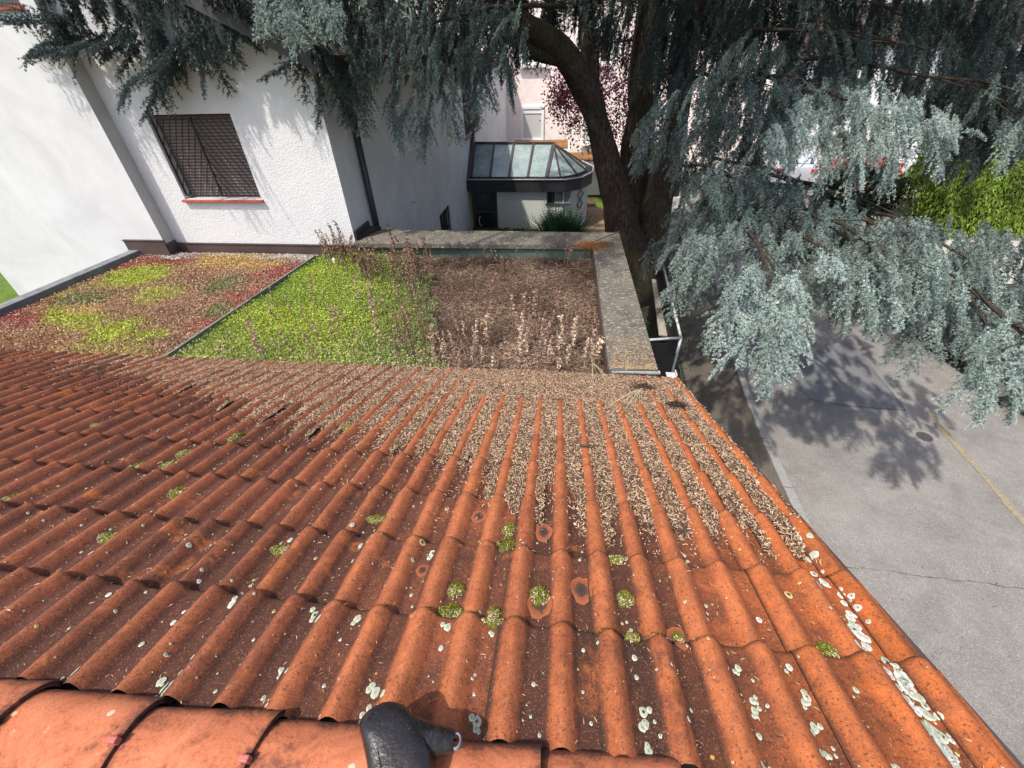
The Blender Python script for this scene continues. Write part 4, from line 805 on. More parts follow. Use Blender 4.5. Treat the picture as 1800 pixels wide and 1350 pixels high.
def crowd(n_, xr, yr, ixs, scr, label, group):
    for i in range(n_):
        x, y = random.uniform(*xr), random.uniform(*yr); stalk(random.choice(ixs), by_photo(x, y), label, group, random.uniform(*scr))
crowd(34, (575, 640), (448, 480), [0, 1, 2, 3, 4], (0.7, 1.05), 'reddish brown dead stalk in the clump at the white wall corner', 'dead stalks at the wall corner')
crowd(70, (635, 765), (462, 505), [0, 1, 2, 3, 4, 5], (0.7, 1.1), 'brown dead stalk in the dense stand before the left half of the parapet', 'dead stalks before the parapet')
crowd(14, (760, 1035), (462, 480), [3, 4, 5], (0.5, 0.9), 'short reddish brown stalk in the thin row along the foot of the far parapet', 'short stalks along the parapet foot')
crowd(26, (700, 760), (505, 650), [0, 1, 2, 3, 4], (0.7, 1.1), 'brown dead stalk on the border between green cover and bare bed', 'dead stalks between green and bare bed')
crowd(28, (420, 700), (520, 640), [6, 7, 8, 9, 10, 11], (0.7, 1.1), 'light brown dead stalk rising out of the bright green ground cover', 'dead stalks in the green cover')
crowd(40, (740, 1055), (560, 655), [6, 7, 8, 9, 10, 11], (0.5, 1.0), 'light brown dead stalk on the front half of the bare bed', 'light brown stalks on the front of the bare bed')
crowd(28, (760, 1055), (600, 655), [12, 13, 14, 15, 16, 17], (0.6, 0.95), 'bleached straw coloured dead stalk in the row near the eaves', 'bleached stalks near the eaves')
crowd(14, (340, 560), (575, 635), [9, 10, 11], (0.6, 0.9), 'short light brown stalk at the front edge of the green cover', 'short stalks at the front of the green cover')
crowd(26, (760, 1050), (480, 600), [3, 5, 9, 10, 11], (0.4, 0.8), 'small brown stalk scattered over the middle of the bare bed', 'small stalks in the middle of the bare bed')
mb = MB()
for i in range(70):
    x, y = random.uniform(560, 1050), random.uniform(470, 650); p = Vector(by_photo(x, y)); a = random.uniform(0, 6.28); L = random.uniform(0.12, 0.34); d = Vector((math.cos(a)*L, math.sin(a)*L, 0)); h_ = random.uniform(0.05, 0.2)
    mb.tube([p, p+d*0.35+Vector((0, 0, h_)), p+d*0.75+Vector((0, 0, h_*1.05)), p+d+Vector((0, 0, h_*0.7))], [0.0018, 0.0015, 0.0012, 0.0006], 4)
M['haulm'] = simple('dry_haulm', (0.42, 0.33, 0.24), 0.9, 0.3, 20, 0.1, 0)
hb_ = mb.build('dry_haulms', M['haulm']); tag(hb_, 'thin arching straw coloured stems lying criss cross over the bare bed', 'dry stems', kind='stuff')

# ================================================================== WHITE HOUSE
HX = -3.21; HY = 6.20; LY = 5.98
HOUSE = empty('white_house', (-6.5, 10, GZ), 'white rendered house with barred window standing behind the planted roof', 'house')
def rake(x): return 1.31+0.474*(-3.22-x)
# front wall with a window opening
wx0, wx1, wz0, wz1 = -5.87, -4.57, -0.375, 0.76
LXc = -6.42
mb = MB()
mb.prism([(LXc, HY, GZ), (wx0, HY, GZ), (wx0, HY, rake(wx0)), (LXc, HY, rake(LXc))], (0, 0.3, 0))
mb.prism([(wx1, HY, GZ), (HX, HY, GZ), (HX, HY, rake(HX)), (wx1, HY, rake(wx1))], (0, 0.3, 0))
mb.box(wx0, wx1, HY, HY+0.3, GZ, wz0); mb.prism([(wx0, HY, wz1), (wx1, HY, wz1), (wx1, HY, rake(wx1)), (wx0, HY, rake(wx0))], (0, 0.3, 0))
mb.build('front_wall', M['render_rough'], HOUSE)
mb = MB(); mb.box(-10.05, LXc-0.001, LY, HY+0.3, GZ, 1.90); mb.box(-10.05, -7.85, LY, HY+0.3, 1.9, 3.3); mb.box(-6.62, LXc-0.001, LY, HY+0.3, 1.9, 3.3); mb.box(-10.05, LXc-0.001, LY, HY+0.3, 3.3, 5.2); mb.build('side_bay_wall', M['render_smooth'], HOUSE)
mb = MB(); mb.box(LXc-0.0005, LXc+0.006, LY-0.004, HY-0.001, -1.05, 5.2); mb.build('shaded_wall_return', M['render_shade'], HOUSE)  # thin sheet on the wall step's side face, coloured as shaded
# long east wall
SX = HX
def side_wall(y0, y1, z0, z1, b): b.box(SX-0.3, SX, y0, y1, z0, z1)
mb = MB(); side_wall(HY+0.301, 11.3, GZ, 1.30, mb); side_wall(11.3, 12.5, GZ, -3.3, mb); side_wall(11.3, 12.5, -2.1, 1.30, mb); side_wall(12.5, 15.6, GZ, 1.30, mb); side_wall(15.6, 18.4, GZ, -0.85, mb); side_wall(15.6, 18.4, 1.0, 1.30, mb); side_wall(18.4, 19.0, GZ, 1.30, mb)
mb.build('east_wall', M['render_side'], HOUSE)
mb = MB(); mb.box(SX-0.4, SX-0.03, 19.0, 28.2, GZ, 1.30); mb.build('rear_wall', M['render_rough'], HOUSE)
mb = MB(); mb.tube([(SX+0.03, 28.2, GZ), (SX+0.03, 28.2, 1.3)], 0.06, 8); mb.build('rear_downpipe', M['dark_metal'], HOUSE)
mb = MB(); mb.box(-10.05, -3.55, 19.0, 28.2, GZ, 1.3); mb.box(-10.05, -3.60, 6.6, 18.9, GZ, 0.9); mb.build('core_wall', M['render_side'], HOUSE)
# flashing along the flat roof
mb = MB(); mb.box(LXc+0.012, HX+0.012, HY-0.026, HY-0.002, -1.27, -1.085); mb.box(LXc+0.0, LXc+0.034, LY-0.02, HY-0.026, -1.27, -1.02); mb.box(-7.12, LXc+0.034, LY-0.036, LY-0.010, -1.27, -0.965)
mb.box(LXc+0.012, HX+0.014, HY-0.036, HY-0.002, -1.085, -1.068); mb.box(-7.13, LXc+0.04, LY-0.046, LY-0.006, -0.965, -0.950); mb.box(HX+0.002, HX+0.014, HY-0.03, HY+0.25, -1.1, -1.0)
mb.build('wall_flashing', M['brown_metal'], HOUSE)
# barred window
win = MB(); fw = 0.035
for a_ in ((wx0, wx0+fw, wz0, wz1), (wx1-fw, wx1, wz0, wz1), (wx0+fw, wx1-fw, wz1-fw, wz1), (wx0+fw, wx1-fw, wz0, wz0+fw)): win.box(a_[0]+0.002, a_[1]-0.002, HY+0.15, HY+0.19, a_[2]+0.002, a_[3]-0.002)
wo_ = win.build('window', M['bronze'], HOUSE)
def sub(mb, name, mat, par, bevel=0): 
    o = mb.build(name, mat, None, bevel=bevel); o.data.transform(Matrix.Translation(-GARL(par))); o.parent = par; return o
def GARL(par):
    L = Vector(); p = par
    while p is not None: L += p.location; p = p.parent
    return L
sh_ = MB(); sh_.box(wx0+fw, wx1-fw, HY+0.135, HY+0.15, wz0+fw, wz1-fw); sub(sh_, 'shutter', M['shutter'], wo_)
g = MB(); gy_ = HY+0.045; zt, zb = wz1-0.03, wz0+0.05
def gbar(xa, za, xb, zb_, w=0.013): g.bar((xa, gy_, za), (xb, gy_, zb_), w)
xm = (wx0+wx1)/2-0.02
gbar(wx0+0.02, zt, wx0+0.02, zb, 0.02); gbar(wx1-0.02, zt, wx1-0.02, zb, 0.02); gbar(wx0+0.02, zb, wx1-0.02, zb, 0.016); gbar(wx0+0.02, zt, wx1-0.02, zt, 0.016); gbar(xm, zt, xm, zb, 0.026)
def clipbar(x_top, dx, xa, xb):
    # slanted bar from (x_top, zt) to (x_top+dx, zb) clipped to xa..xb
    t0, t1 = 0.0, 1.0
    if dx > 0: t0 = max(t0, (xa-x_top)/dx); t1 = min(t1, (xb-x_top)/dx)
    else: t0 = max(t0, (xb-x_top)/dx); t1 = min(t1, (xa-x_top)/dx)
    if t1-t0 > 0.03: g.bar((x_top+dx*t0, gy_+0.004, zt+(zb-zt)*t0), (x_top+dx*t1, gy_+0.004, zt+(zb-zt)*t1), 0.011)
for i in range(14):
    clipbar(wx0+0.02+0.1*i, -0.56, wx0+0.02, xm); clipbar(xm-0.58+0.1*i, 0.56, xm, wx1-0.02)
sub(g, 'grille', M['grille'], wo_)
s_ = MB(); s_.box(wx0-0.03, wx1+0.03, HY-0.055, HY+0.134, wz0-0.035, wz0-0.001); sub(s_, 'sill', M['sill'], wo_, 0.005)
# upper left window seen at the frame edge
u_ = MB(); u_.box(-7.84, -6.63, LY+0.13, LY+0.17, 1.93, 3.29); wu = u_.build('window', M['dark_glass'], HOUSE)
s_ = MB(); s_.box(-7.88, -6.60, LY-0.06, LY+0.13, 1.895, 1.93); sub(s_, 'sill', M['sill'], wu)
# east windows
for (y0, y1, z0, z1, nb) in ((15.6, 18.4, -0.85, 1.0, 13), (11.3, 12.5, -3.3, -2.1, 5)):
    w_ = MB(); w_.box(SX-0.16, SX-0.13, y0+0.01, y1-0.01, z0+0.01, z1-0.01); wn = w_.build('window', M['dark_glass'], HOUSE)
    f_ = MB()
    for yy_ in np.linspace(y0+0.04, y1-0.04, nb): f_.bar((SX-0.05, yy_, z0+0.02), (SX-0.05, yy_, z1-0.02), 0.025)
    f_.bar((SX-0.05, y0, (z0+z1)/2), (SX-0.05, y1, (z0+z1)/2), 0.03); sub(f_, 'grille', M['grille'], wn)
    s_ = MB(); s_.box(SX-0.12, SX+0.05, y0-0.03, y1+0.03, z0-0.06, z0-0.002); sub(s_, 'sill', M['brown_metal'] if nb > 6 else M['render_side'], wn)
mb = MB(); mb.tube([(SX+0.07, 6.98, -2.6), (SX+0.07, 6.98, 1.25)], 0.052, 12); mb.build('downpipe', M['dark_metal'], HOUSE, True)
mb = MB(); mb.tube([(SX+0.09, 9.2, -1.2), (SX+0.02, 9.2, -1.2)], 0.02, 6); mb.tube([(SX+0.02, 9.3, -2.0), (SX+0.10, 9.3, -2.0), (SX+0.10, 9.5, -2.0), (SX+0.02, 9.5, -2.0)], 0.01, 6); mb.build('wall_bracket', M['galv'], HOUSE)
# gable roof: rake slopes down to the east eave; overhang to the front
mb = MB(); ov = 0.36
xr, xl = HX+0.30, -6.43
mb.prism([(xl, HY-ov, rake(xl)+0.01), (xr, HY-ov, rake(xr)+0.01), (xr, HY-ov, rake(xr)+0.17), (xl, HY-ov, rake(xl)+0.17)], (0, 13.5, 0)); mb.build('roof', M['soffit'], HOUSE)
mb = MB(); mb.prism([(xl, HY-ov-0.02, rake(xl)+0.171), (xr+0.05, HY-ov-0.02, rake(xr+0.05)+0.171), (xr+0.05, HY-ov-0.02, rake(xr+0.05)+0.22), (xl, HY-ov-0.02, rake(xl)+0.22)], (0, 13.6, 0)); mb.build('roof_covering', M['roof_tile_dark'], HOUSE)
mb = MB(); mb.prism([(-10.4, 5.6, 5.2), (LXc+0.3, 5.6, 5.2), (LXc+0.3, 5.6, 5.35), (-10.4, 5.6, 5.35)], (0, 13, 0)); mb.build('upper_roof', M['roof_tile_dark'], HOUSE)

# ================================================================== CONSERVATORY
CY = 15.3; CONS = empty('conservatory', (-1.2, 16.5, GZ), 'low white conservatory with dark framed glazed roof attached to the house', 'conservatory')
foot = [(-3.2, CY), (0.15, CY), (0.62, CY+0.35), (1.03, CY+1.05), (1.10, CY+2.0), (0.7, CY+3.0), (-3.2, CY+3.3)]
ZW, ZF = -2.42, -2.03
mb = MB()
def wallseg(b, a, c, z0, z1, th=0.12):
    a, c = Vector((*a, 0)), Vector((*c, 0)); d = (c-a).normalized(); nn = Vector((-d.y, d.x, 0))*th
    b.prism([(a.x, a.y, z0), (c.x, c.y, z0), (c.x+nn.x, c.y+nn.y, z0), (a.x+nn.x, a.y+nn.y, z0)], (0, 0, z1-z0))
wallseg(mb, (-2.18, CY), (-0.42, CY), GZ, ZW); wallseg(mb, (-0.42, CY), (0.15, CY), GZ, ZW-0.42); wallseg(mb, (0.15, CY), (0.62, CY+0.35), GZ, ZW); wallseg(mb, (0.62, CY+0.35), (1.03, CY+1.05), GZ, ZW); wallseg(mb, (1.03, CY+1.05), (1.10, CY+2.0), GZ, ZW); wallseg(mb, (1.10, CY+2.0), (0.7, CY+3.0), GZ, ZW)
mb.build('wall', M['render_cons'], CONS)
def offs(o): 
    c = Vector((-1.2, CY+1.6, 0)); out = []
    for x, y in foot: out.append((x if x < -3 else x+(0.12 if x > 0.3 else 0.05 if x > 0 else 0)+o*0, y-(0.14 if y < CY+0.5 else 0)))
    return out
fp = offs(0); mb = MB()
mb.prism([(x, y, ZW) for x, y in fp], (0, 0, ZF-ZW)); mb.build('fascia', M['dark_metal'], CONS, bevel=0.01)
mb = MB(); n = len(fp)
for i in range(n-2): mb.bar((fp[i][0], fp[i][1]-0.01, ZF+0.012), (fp[i+1][0], fp[i+1][1]-0.01, ZF+0.012), 0.05, 0.024)
mb.build('gutter_rim', M['galv'], CONS)
# glazed roof
RA = A([-3.12, CY+1.45, -1.17]); RB = A([-0.28, CY+1.45, -1.20])
e0 = [A([-3.05, CY+0.05, ZF+0.03]), A([0.02, CY+0.05, ZF+0.03]), A([0.58, CY+0.45, ZF+0.03]), A([0.92, CY+1.1, ZF+0.03]), A([0.95, CY+2.0, ZF+0.03]), A([0.5, CY+2.85, ZF+0.03]), A([-3.05, CY+2.9, ZF+0.03])]
mb = MB(); panes = []
xt = np.linspace(0, 1, 5)
for i in range(4):
    a, b = e0[0]*(1-xt[i])+A([-0.45, CY+0.05, ZF+0.03])*xt[i], e0[0]*(1-xt[i+1])+A([-0.45, CY+0.05, ZF+0.03])*xt[i+1]; c_, d_ = RA*(1-xt[i])+RB*xt[i], RA*(1-xt[i+1])+RB*xt[i+1]; panes.append([a, b, d_, c_])
panes.append([A([-0.45, CY+0.05, ZF+0.03]), e0[1], e0[2]*0.0+RB, ]) ; panes.append([e0[1], e0[2], RB]); panes.append([e0[2], e0[3], RB]); panes.append([e0[3], e0[4], RB]); panes.append([e0[4], e0[5], RB]); panes.append([e0[5], e0[6], RA, RB])
for p in panes:
    o = mesh_obj('glass_pane', np.concatenate([A(p), A(p)-A([0, 0, 0.012])]), [list(range(len(p))), [len(p)+q for q in range(len(p))][::-1]]+[[i, len(p)+i, len(p)+(i+1) % len(p), (i+1) % len(p)] for i in range(len(p))], M['glass'], CONS)
mb = MB()
for i in range(5):
    a = e0[0]*(1-xt[i])+A([-0.45, CY+0.05, ZF+0.03])*xt[i]; c_ = RA*(1-xt[i])+RB*xt[i]; mb.bar(a+A([0, 0, 0.02]), c_+A([0, 0, 0.02]), 0.075 if i < 4 else 0.12, 0.05)
for q in (1, 2, 3, 4): mb.bar(e0[q]+A([0, 0, 0.02]), RB+A([0, 0, 0.02]), 0.05, 0.045)
mb.bar(RA+A([0, 0, 0.03]), RB+A([0.03, 0, 0.03]), 0.09, 0.06)
for q in range(5): mb.bar(e0[q]+A([0, 0, 0.0]), e0[q+1]+A([0, 0, 0.0]), 0.06, 0.05)
mb.build('roof_frame', M['bronze'], CONS)
mb = MB(); mb.prism([tuple(RA+A([-0.05, 0, -0.9])), tuple(RA+A([-0.05, 0, 0.42])), tuple(A([-3.17, CY-0.1, ZF]))], (0.08, 0, 0)); mb.build('end_flashing', M['brown_metal'], CONS)
# door and window
mb = MB(); fr = 0.05; x0, x1, z0, z1 = -3.10, -2.19, GZ, ZW; zm = -3.12
for (a, b, c_, d_) in ((x0, x0+fr*2, z0, z1), (x1-fr, x1, z0, z1), (x0+fr*2, x1-fr, z1-fr, z1), (x0+fr*2, x1-fr, zm-0.04, zm+0.04), (x0+fr*2, x1-fr, z0, z0+fr*2)): mb.box(a, b, CY, CY+0.06, c_, d_-0.001)
dr = mb.build('door', M['bronze'], CONS); q = MB(); q.box(x0+fr*2, x1-fr, CY+0.03, CY+0.04, zm+0.04, z1-fr); q.box(x0+fr*2, x1-fr, CY+0.03, CY+0.04, z0+fr*2, zm-0.04); sub(q, 'pane', M['dark_glass'], dr)
q = MB(); q.tube([(x0+0.28+0.06*math.cos(t), CY-0.02, -3.45+0.16*math.sin(t)) for t in np.linspace(1.2, 5.4, 9)], 0.018, 6); sub(q, 'handle', M['galv'], dr)
mb = MB(); mb.box(-0.42, -0.16, CY+0.03, CY+0.05, ZW-0.41, ZW-0.001); wn = mb.build('window', M['dark_glass'], CONS)
q = MB(); q.box(-0.16, 0.40, CY+0.02, CY+0.05, ZW-0.41, ZW-0.001); sub(q, 'pane', M['grey_glass'], wn); q = MB(); q.box(-0.46, 0.42, CY-0.04, CY+0.06, ZW-0.45, ZW-0.41); sub(q, 'sill', M['bronze'], wn)
q = MB(); q.bar((-0.40, CY+0.02, ZW-0.4), (-0.40, CY+0.02, ZW), 0.04); q.bar((-0.22, CY+0.02, ZW-0.4), (-0.22, CY+0.02, ZW), 0.03); sub(q, 'frame', M['bronze'], wn)
a, b = Vector((0.62, CY+0.33, 0)), Vector((1.03, CY+1.03, 0)); dd = (b-a).normalized(); nn = Vector((dd.y, -dd.x, 0))*0.03; mb = MB()
def tp_(s, z): p = a+dd*s+nn; return (p.x, p.y, z)
for zc in (-2.66, -2.98):
    c4 = [tp_(0.22, zc+0.16), tp_(0.42, zc), tp_(0.22, zc-0.16), tp_(0.02, zc)]
    for i in range(4): mb.bar(c4[i], c4[(i+1) % 4], 0.022)
mb.bar(tp_(0.02, -2.66), tp_(0.42, -2.98), 0.018); mb.bar(tp_(0.42, -2.66), tp_(0.02, -2.98), 0.018)
mb.build('trellis_ornament', M['grille'], CONS)

# ================================================================== BACKGROUND
def mossy_shed(x0, x1, y0, y1, zt, label):
    o = empty('shed', ((x0+x1)/2, (y0+y1)/2, GZ), label, 'shed'); mb = MB(); mb.box(x0, x1, y0, y1, GZ, zt-0.14); mb.build('wall', M['render_cons'], o)
    mb = MB(); mb.box(x0-0.1, x1+0.1, y0-0.1, y1+0.1, zt-0.14, zt-0.02); mb.build('roof_edge', M['white'], o); mb = MB(); mb.box(x0, x1, y0, y1, zt-0.019, zt+0.03); mb.build('roof_moss', M['mossroof'], o)
mossy_shed(-2.7, 0.3, 24.2, 26.8, -2.5, 'flat roofed shed with orange brown moss below the pink house window')
mossy_shed(-0.6, 3.6, 20.6, 22.6, -2.45, 'flat mossy garage roof partly hidden behind the conservatory and cedar trunk')
o = empty('pink_house', (4, 31, GZ), 'pale pink rendered house with white framed windows in the background', 'house')
mb = MB(); mb.box(-8, 11, 28.0, 36, GZ, 6.0); mb.build('wall', M['render_pink'], o)
mb = MB(); mb.prism([(-8.4, 27.5, 6.0), (11.4, 27.5, 6.0), (11.4, 32, 9.0), (-8.4, 32, 9.0)], (0, 0, 0.2)); mb.prism([(-8.4, 36.5, 6.0), (11.4, 36.5, 6.0), (11.4, 32, 9.0), (-8.4, 32, 9.0)], (0, 0, 0.2)); mb.build('roof', M['roof_tile_dark'], o)
def pinkwin(xc, zc, w, h_, blind=True):
    mb = MB(); t = 0.13
    for a in ((xc-w/2-t, xc-w/2, zc-h_/2-t, zc+h_/2+t), (xc+w/2, xc+w/2+t, zc-h_/2-t, zc+h_/2+t), (xc-w/2, xc+w/2, zc+h_/2, zc+h_/2+t), (xc-w/2, xc+w/2, zc-h_/2-t, zc-h_/2)): mb.box(a[0], a[1], 27.9, 27.999, a[2], a[3])
    mb.box(xc-w/2, xc+w/2, 27.94, 27.96, zc+h_/2-0.22, zc+h_/2)
    wn = mb.build('window', M['white'], o); q = MB(); q.box(xc-w/2, xc+w/2, 27.97, 27.985, zc-h_/2, zc+h_/2-(0.22 if blind else 0)); sub(q, 'shutter' if blind else 'pane', M['blind'] if blind else M['dark_glass'], wn)
    q = MB(); q.box(xc-w/2-t-0.08, xc+w/2+t+0.08, 27.78, 27.9, zc-h_/2-t-0.09, zc-h_/2-t); sub(q, 'sill', M['white'], wn)
    if not blind: q = MB(); q.box(xc-0.04, xc+0.04, 27.93, 27.97, zc-h_/2, zc+h_/2); sub(q, 'mullion', M['white'], wn)
pinkwin(-1.78, -1.82, 1.05, 1.45); pinkwin(1.75, -2.0, 1.05, 1.45); pinkwin(-1.78, 1.75, 1.1, 1.5, False); pinkwin(1.75, 1.7, 1.1, 1.5, False); pinkwin(5.2, -1.9, 1.05, 1.45); pinkwin(5.2, 1.7, 1.05, 1.45, False)
o = empty('far_house', (20, 36, GZ), 'long pale house far down the street beyond the cedar boughs', 'house')
mb = MB(); mb.box(13, 40, 36, 42, GZ, 1.2); mb.build('wall', M['render_rough'], o); mb = MB(); mb.prism([(12.6, 35.5, 1.2), (40.4, 35.5, 1.2), (40.4, 39, 3.2), (12.6, 39, 3.2)], (0, 0, 0.2)); mb.prism([(12.6, 42.5, 1.2), (40.4, 42.5, 1.2), (40.4, 39, 3.2), (12.6, 39, 3.2)], (0, 0, 0.2)); mb.build('roof', M['roof_tile_dark'], o)
for xx in (15, 18.5, 22, 26, 30): mb = MB(); mb.box(xx, xx+1.2, 35.93, 35.97, -1.9, -0.4); mb.build('window', M['dark_glass'], o)
# cars
def make_car(loc, rz, paint, label, group=None):
    o = empty('parked_car', loc, label, 'car', group, rz)
    # side profile (x along the car, z up), front at +x
    prof = [(-2.15, 0.30), (-2.18, 0.62), (-2.10, 0.92), (-1.95, 1.0), (-1.55, 1.38), (-1.15, 1.47), (-0.3, 1.50), (0.25, 1.45), (0.95, 1.02), (1.55, 0.93), (2.02, 0.80), (2.16, 0.60), (2.15, 0.30)]
    ws = [0.80, 0.86, 0.86, 0.84, 0.66, 0.60, 0.60, 0.62, 0.80, 0.82, 0.78, 0.78, 0.76]
    n_ = len(prof); V_ = []; Fc = []
    for (x, z), w in zip(prof, ws): V_ += [(x, -w, z), (x, -w*0.6, z+(0.03 if z > 0.9 else 0)), (x, w*0.6, z+(0.03 if z > 0.9 else 0)), (x, w, z)]
    for i in range(n_-1):
        for j in range(3): a = 4*i+j; Fc.append([a, a+1, a+5, a+4])
    # sides
    def belt(x): return 0.95-0.03*abs(x)/2
    for sgn, j in ((-1, 0), (1, 3)):
        b = len(V_); V_ += [(x, sgn*0.88, min(z, belt(x))) for (x, z) in prof]+[(x, sgn*0.84, 0.28) for (x, z) in prof]
        for i in range(n_-1):
            q1 = [4*i+j, 4*(i+1)+j, b+i+1, b+i]; q2 = [b+i, b+i+1, b+n_+i+1, b+n_+i]
            Fc += [q1, q2] if sgn > 0 else [q1[::-1], q2[::-1]]
    body = mesh_obj('body', V_, Fc, paint, o, True, world=False)
    s = body.modifiers.new('edge', 'EDGE_SPLIT'); s.split_angle = math.radians(32)
    mb = MB()
    def quad(P): mb.add([tuple(p) for p in P], [[0, 1, 2, 3]])
    quad([(0.30, -0.52, 1.475), (0.30, 0.52, 1.475), (0.93, 0.66, 1.07), (0.93, -0.66, 1.07)]); quad([(-1.93, -0.66, 1.05), (-1.93, 0.66, 1.05), (-1.52, 0.54, 1.42), (-1.52, -0.54, 1.42)])
    for sg in (-1, 1): 
        quad([(-1.35, sg*0.80, 1.0), (-0.35, sg*0.80, 1.0), (-0.35, sg*0.645, 1.42), (-1.15, sg*0.64, 1.40)]); quad([(-0.28, sg*0.80, 1.0), (0.80, sg*0.81, 1.0), (0.22, sg*0.65, 1.39), (-0.28, sg*0.645, 1.42)])
    mb.build('windows', M['dark_glass'], o, world=False)
    for x in (-1.35, 1.35):
        for sg in (-1, 1):
            mb = MB(); mb.tube([(x, sg*0.66, 0.32), (x, sg*0.90, 0.32)], 0.32, 20); wl = mb.build('wheel', M['tyre'], o, world=False); mb = MB(); mb.tube([(x, sg*0.89, 0.32), (x, sg*0.912, 0.32)], 0.20, 14); mb.build('rim', M['rim'], wl, world=False)
    for sg in (-1, 1):
        mb = MB(); mb.box(-2.20, -2.08, sg*0.70-0.14, sg*0.70+0.14, 0.72, 0.90); mb.build('tail_light', M['redlamp'], o, bevel=0.02, world=False); mb = MB(); mb.box(2.05, 2.17, sg*0.62-0.13, sg*0.62+0.13, 0.60, 0.74); mb.build('headlight', M['grey_glass'], o, bevel=0.02, world=False)
        mb = MB(); mb.box(0.55, 0.75, sg*0.98-0.09, sg*0.98+0.09, 0.98, 1.10); mb.build('mirror', paint, o, bevel=0.03, world=False)
    return o
make_car((8.75, 7.9, GZ), math.radians(97), M['car_dark'], 'dark blue car parked under the cedar boughs at the right edge')
make_car((10.7, 23.6, GZ), math.radians(84), M['car_silver'], 'silver car parked far down the street, seen between the boughs')
make_car((13.1, 21.6, GZ), math.radians(82), M['car_red'], 'red car mostly hidden by the cedar, parked beside the silver one')
make_car((16.4, 24.6, GZ), math.radians(80), M['car_white'], 'white car beyond the red one, glimpsed through the boughs')

# bin enclosure beside the pavement
EN = empty('enclosure_fence', (1.6, 6.5, GZ), 'white tube framed enclosure with black panels beside the parapet', 'fence')
zt = -2.0; ex = 1.92; ey0 = 5.18; ey1 = 8.3
mb = MB(); mb.tube([(ex, ey0, zt), (ex+0.24, ey1, zt)], 0.020, 8); mb.tube([(ex, ey0, zt), (1.10, ey0-0.16, zt)], 0.020, 8)
for (x, y) in ((ex, ey0), (1.12, ey0-0.16), (ex+0.12, 6.8), (ex+0.24, ey1)): mb.tube([(x, y, zt), (x, y, GZ+0.1)], 0.020, 8)
mb.tube([(ex, ey0, GZ+0.35), (1.12, ey0-0.16, GZ+0.35)], 0.013, 6); mb.tube([(ex, ey0, GZ+0.3), (ex+0.24, ey1, GZ+0.3)], 0.013, 6); mb.tube([(ex+0.12, 6.8, zt), (ex, ey0+0.1, GZ+0.4)], 0.013, 6); mb.tube([(ex+0.12, 6.8, zt), (ex+0.24, ey1, GZ+0.4)], 0.013, 6)
mb.build('tube_frame', M['galv'], EN, True)
mb = MB(); mb.box(1.15, 1.86, ey0-0.12, ey0-0.10, GZ+0.38, zt-0.04); mb.build('front_panel', M['black'], EN); mb = MB(); mb.prism([(ex-0.03, ey0+0.05, GZ+0.33), (ex+0.20, ey1-0.05, GZ+0.33), (ex+0.20, ey1-0.05, zt-0.03), (ex-0.03, ey0+0.05, zt-0.03)], (-0.012, 0, 0)); mb.build('side_panel', M['black'], EN)
pl = empty('timber_plank', (1.5, 7.5, -2.9), 'weathered grey timber plank leaning inside the white tube enclosure', 'plank'); mb = MB(); a, b = atz(1152, 492, -2.4), atz(1166, 590, -2.4); mb.bar(a, b, 0.14, 0.03); mb.build('board', M['timber'], pl, bevel=0.004); mb = MB(); mb.bar(a+A([0.09, 0, -0.03]), b+A([0.09, 0, -0.03]), 0.03, 0.03); mb.build('batten', M['timber'], pl)

def leaf_blob(name, c0, rad, n_, size, col, up=0.3, aspect=0.5, jit=0.3, shell=0.6, parent=None, mat='leafy', seedn=3.0):
    d = rot_rand(n_); rr = (shell+(1-shell)*rng.random((n_, 1))); lump = A([noise.noise(Vector(q*seedn)) for q in d])[:, None]*0.35+1
    P = A(c0)+d*A(rad)*rr*lump; sh = A([noise.noise(Vector(q*0.9*seedn)+Vector((5, 5, 5))) for q in d])[:, None]
    cc = A(col)*(1+sh*0.5); T, C_ = leaves(P, rng.uniform(0.6, 1.2, n_)*size, cc, up, aspect, jit); return tri_obj(name, T, C_, M[mat], parent)
# dark green yew beside the conservatory
yc = atz(985, 420, GZ+0.5); YW = empty('yew_bush', (-0.3, 13.6, GZ), 'spreading dark green yew in front of the conservatory wall', 'bush')
T_ = []; C_ = []
YB = aty(985, 412, 13.4)
for i in range(1500):
    a = random.uniform(0, 6.28); el = random.uniform(0.05, 1.4); d = A([math.cos(a)*math.cos(el), math.sin(a)*math.cos(el), math.sin(el)]); L = random.uniform(0.75, 1.2)*(1.25 if el < 0.6 else 1.05)
    base = A([YB[0], 13.4, GZ+0.25])+A([random.uniform(-.45, .45), random.uniform(-.3, .3), 0])
    ts = np.linspace(0.25, 1, 12)[:, None]; pts = base+d*L*ts+A([0, 0, -0.22])*ts**2*(1-math.sin(el)); 
    for sgn in (-1, 1):
        s = unit(np.cross(d, A([0, 0, 1])))*sgn; w = 0.10*(1.15-ts); tip = pts+s*w+d*0.04; T_.append(np.stack([pts-d*0.018, pts+d*0.018, tip], 1)); C_.append(np.tile(A([0.03, 0.075, 0.035])*random.uniform(0.5, 1.6), (12, 1)))
tri_obj('foliage', np.concatenate(T_), np.concatenate(C_), M['leafy'], YW); mb = MB()
for i in range(5): a = i*1.26; mb.tube([(0.05, 13.4, GZ), (0.05+0.5*math.cos(a), 13.4+0.5*math.sin(a), GZ+0.6)], [0.03, 0.012], 5)
mb.build('stem', M['twig'], YW)
